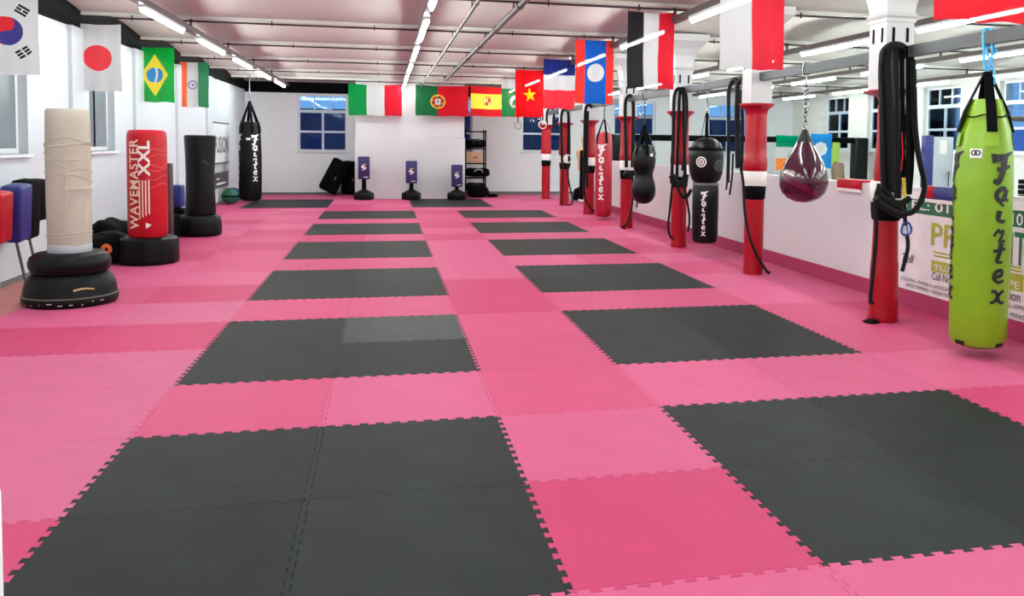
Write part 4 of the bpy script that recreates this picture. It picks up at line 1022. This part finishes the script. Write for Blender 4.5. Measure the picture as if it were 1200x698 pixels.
# ------------------------------------------------------------------ far side of the partition
cg = MB(); Z1, Z0 = 1.86, 1.7; yc = 18.5
cage = empty('training_cage', (11, yc, 0), 'black padded cage frame beyond the white partition', 'cage')
MB().rbox((7.15, yc-.08, Z0), (14.5, yc+.08, Z1), .04, 2).build('top_rail', BLKM, cage)
for x, w in ((7.28, .17), (14.35, .2)): MB().rbox((x-w, yc-.16, 0), (x+w, yc+.16, Z1), .05, 3).build('corner_post', BLK, cage)
MB().box((10.9-3.6, yc-.02, 0), (14.3, yc+.02, .5)).build('base_panel', pm('cage_base_white', (225, 222, 222), .6), cage)
MB().tube([(14.35, yc, 1.78), (14.35, 22.5, 1.78)], .07, 10).build('side_rail', BLKM, cage)
db = MB().rbox((6.62, 19.75, 0), (6.95, 19.95, 1.42), .04, 2); o = db.build('padded_board', BLKM, loc=(6.8, 19.85, 0)); tag(o, 'black padded board standing at the far end of the partition', 'padding'); MB().box((6.6, 19.72, .0), (6.97, 19.98, .06)).build('base', WINK, o)
td = empty('torso_dummy', (6.86, 20.4, 0), 'tan torso dummy on a black stand at the back, left of the padded board', 'dummy')
MB().lathe([(.28, 0), (.3, .05), (.28, .3), (.08, .4), (.06, .42), (.06, .85)], 24, c=(6.86, 20.4, 0)).build('stand', BLKM, td)
SK = pm('tan_rubber', (200, 160, 130), .5)
MB().lathe([(.15, .84), (.17, .9), (.16, 1.05), (.2, 1.25), (.21, 1.38), (.15, 1.46), (.065, 1.5), (.06, 1.56), (.085, 1.62), (.1, 1.7), (.09, 1.79), (.04, 1.84), (.01, 1.845)], 24, c=(6.86, 20.4, 0), mod=lambda a, z: 1 if z > 1.45 else .75+.35*abs(math.cos(a))).build('torso', SK, td)
MB().box((6.845, 20.28, 1.68), (6.875, 20.31, 1.72)).build('nose', SK, td)
gb = empty('punch_bag', (7.5, 18.05, .1), 'grey and purple bag standing between the columns at the back', 'punch bag')
MB().lathe([(.12, .1), (.17, .14), (.18, .5), (.18, 1.5), (.16, 1.62), (.05, 1.66)], 24, c=(7.5, 18.05, 0)).build('body', pm('grey_purple', (120, 110, 140), .5), gb)
MB().lathe([(.186, .35), (.188, .4), (.188, .75), (.186, .8)], 24, c=(7.5, 18.05, 0)).build('white_panel', WINK, gb)
MB().lathe([(.2, 0), (.22, .03), (.2, .1), (.1, .12)], 24, c=(7.5, 18.05, 0)).build('base', BLKM, gb)
flag('flag', 'green, white and orange flag hung on the cage rail', ireland, 11.75, 12.55, .95, 1.9, yc-.14, 40, 40, 'flags hung on the cage', False, 1.2, amp=.01)
flag('flag', 'blue banner with a white flower on the cage rail', blueflower, 12.78, 13.42, 1.0, 1.96, yc-.14, 80, 110, 'flags hung on the cage', False, 2.1, amp=.01)
o = MB().rbox((13.46, yc-.12, .3), (13.68, yc-.09, 1.72), .01, 2).build('lime_panel', pm('lime_panel', (150, 190, 70), .5), loc=(13.57, yc-.1, .3)); tag(o, 'narrow lime green panel right of the blue flower banner', 'panel')
sack('kit_bag', 'brown bag heaped inside the cage', (13.42, 18.0, .88), (.15, .15, .3), 'bag', pm('brown_leather', (130, 106, 90), .6), seed=31)
o = MB().rbox((13.2, 17.8, 0), (13.7, 18.2, .6), .02, 2).build('plinth_box', BLKM, loc=(13.45, 18, 0)); tag(o, 'black box carrying the brown bag inside the cage', 'box')
# fridge / locker and blue machine behind the lime bag
fr_ = empty('steel_locker', (10.72, 10.1, 0), 'tall pale grey locker with a blue side beyond the partition', 'locker')
MB().rbox((10.6, 10, 0), (11.0, 10.25, 1.8), .015, 2).build('cabinet', pm('pale_steel', (180, 188, 196), .4, .3), fr_)
MB().rbox((10.43, 9.98, 0), (10.6, 10.1, 1.82), .015, 2).build('blue_side', BLUEV, fr_)
MB().box((10.72, 9.99, 1.5), (10.86, 10.0, 1.74)).build('notice', WINK, fr_)
MB().tube([(10.45, 10.2, 1.62), (9.9, 10.2, 1.62)], .035, 8).build('blue_arm', BLUEV, fr_)
MB().tube([(10.9, 9.97, .9), (10.9, 9.97, 1.2)], .012, 6).build('handle', GREYM, fr_)
gm = empty('weight_machine', (10.6, 7.6, 0), 'grey and black weights machine at the right edge behind the lime bag', 'gym machine')
fm = MB()
for xx, yy in ((10.2, 7.3), (10.2, 8.0), (11.0, 7.3), (11.0, 8.0)): fm.tube([(xx, yy, 0), (xx, yy, 2.05)], .03, 8)
for a, b in (((10.2, 7.3), (11.0, 7.3)), ((10.2, 8.0), (11.0, 8.0)), ((10.2, 7.3), (10.2, 8.0)), ((11.0, 7.3), (11.0, 8.0))):
    fm.tube([(*a, 2.05), (*b, 2.05)], .03, 8); fm.tube([(*a, .05), (*b, .05)], .03, 8)
fm.build('frame', GREYM, gm)
ws = MB(); [ws.rbox((10.45, 7.5, .12+k*.075), (10.8, 7.8, .185+k*.075), .01, 2) for k in range(14)]; ws.build('weight_stack', BLKM, gm)
MB().tube([(10.1, 7.1, 1.95), (10.3, 7.2, 2.1), (10.6, 7.2, 2.12), (10.95, 7.2, 2.1), (11.1, 7.1, 1.95)], .018, 8, res=4).build('pull_bar', BLKM, gm)
MB().rbox((10.35, 6.7, .42), (10.85, 7.1, .5), .03, 2).build('seat', BLK, gm); MB().tube([(10.6, 6.9, 0), (10.6, 6.9, .42)], .035, 8).build('seat_post', GREYM, gm)

# ------------------------------------------------------------------ added fill lights at strip height, no real fittings, brightening the back wall
def fill_light(loc, aim, sx, sy, power):
    l = bpy.data.lights.new('back_wall_fill', 'AREA'); l.shape = 'RECTANGLE'; l.size = sx; l.size_y = sy; l.energy = power; l.color = (.93, 1, 1)
    o = bpy.data.objects.new('back_wall_fill', l); COL.objects.link(o); o.location = loc
    o.rotation_euler = (Vector(aim)-Vector(loc)).to_track_quat('-Z', 'Y').to_euler()
fill_light((-.9, 19.6, 3.02), (-.9, 23.4, 1.5), 3, .1, 35)
fill_light((5.6, 19.6, 3.02), (5.6, 23.4, 1.5), 3, .1, 35)
# prints, patches and seams belong to the part they sit on
NEST = {'body': ('lettering', 'logo_patch', 'strap_patch', 'bottom_tab', 'swoosh_print', 'white_panel'), 'head': ('target_print', 'seam_belt'),
        'cover': ('lettering', 'crease_line', 'binding_cord', 'scratch_mark'), 'base': ('trim_line', 'scuff_mark'), 'pad': ('emblem',), 'cabinet': ('notice', 'handle'), 'torso': ('nose',)}
for root in [o for o in COL.objects if o.type == 'EMPTY' and o.parent is None]:
    kids = {}
    for c in root.children: kids.setdefault(c.name.split('.')[0], []).append(c)
    for p, names in NEST.items():
        for nme in names:
            if p in kids:
                for c in kids.get(nme, []): c.parent = kids[p][0]
# ------------------------------------------------------------------ look
sc = bpy.context.scene
sc.view_settings.view_transform = 'Standard'; sc.view_settings.look = 'None'
sc.view_settings.exposure = 0; sc.view_settings.gamma = 1
sc.cycles.max_bounces = 8; sc.cycles.diffuse_bounces = 5; sc.cycles.transparent_max_bounces = 12
sc.cycles.sample_clamp_indirect = 6
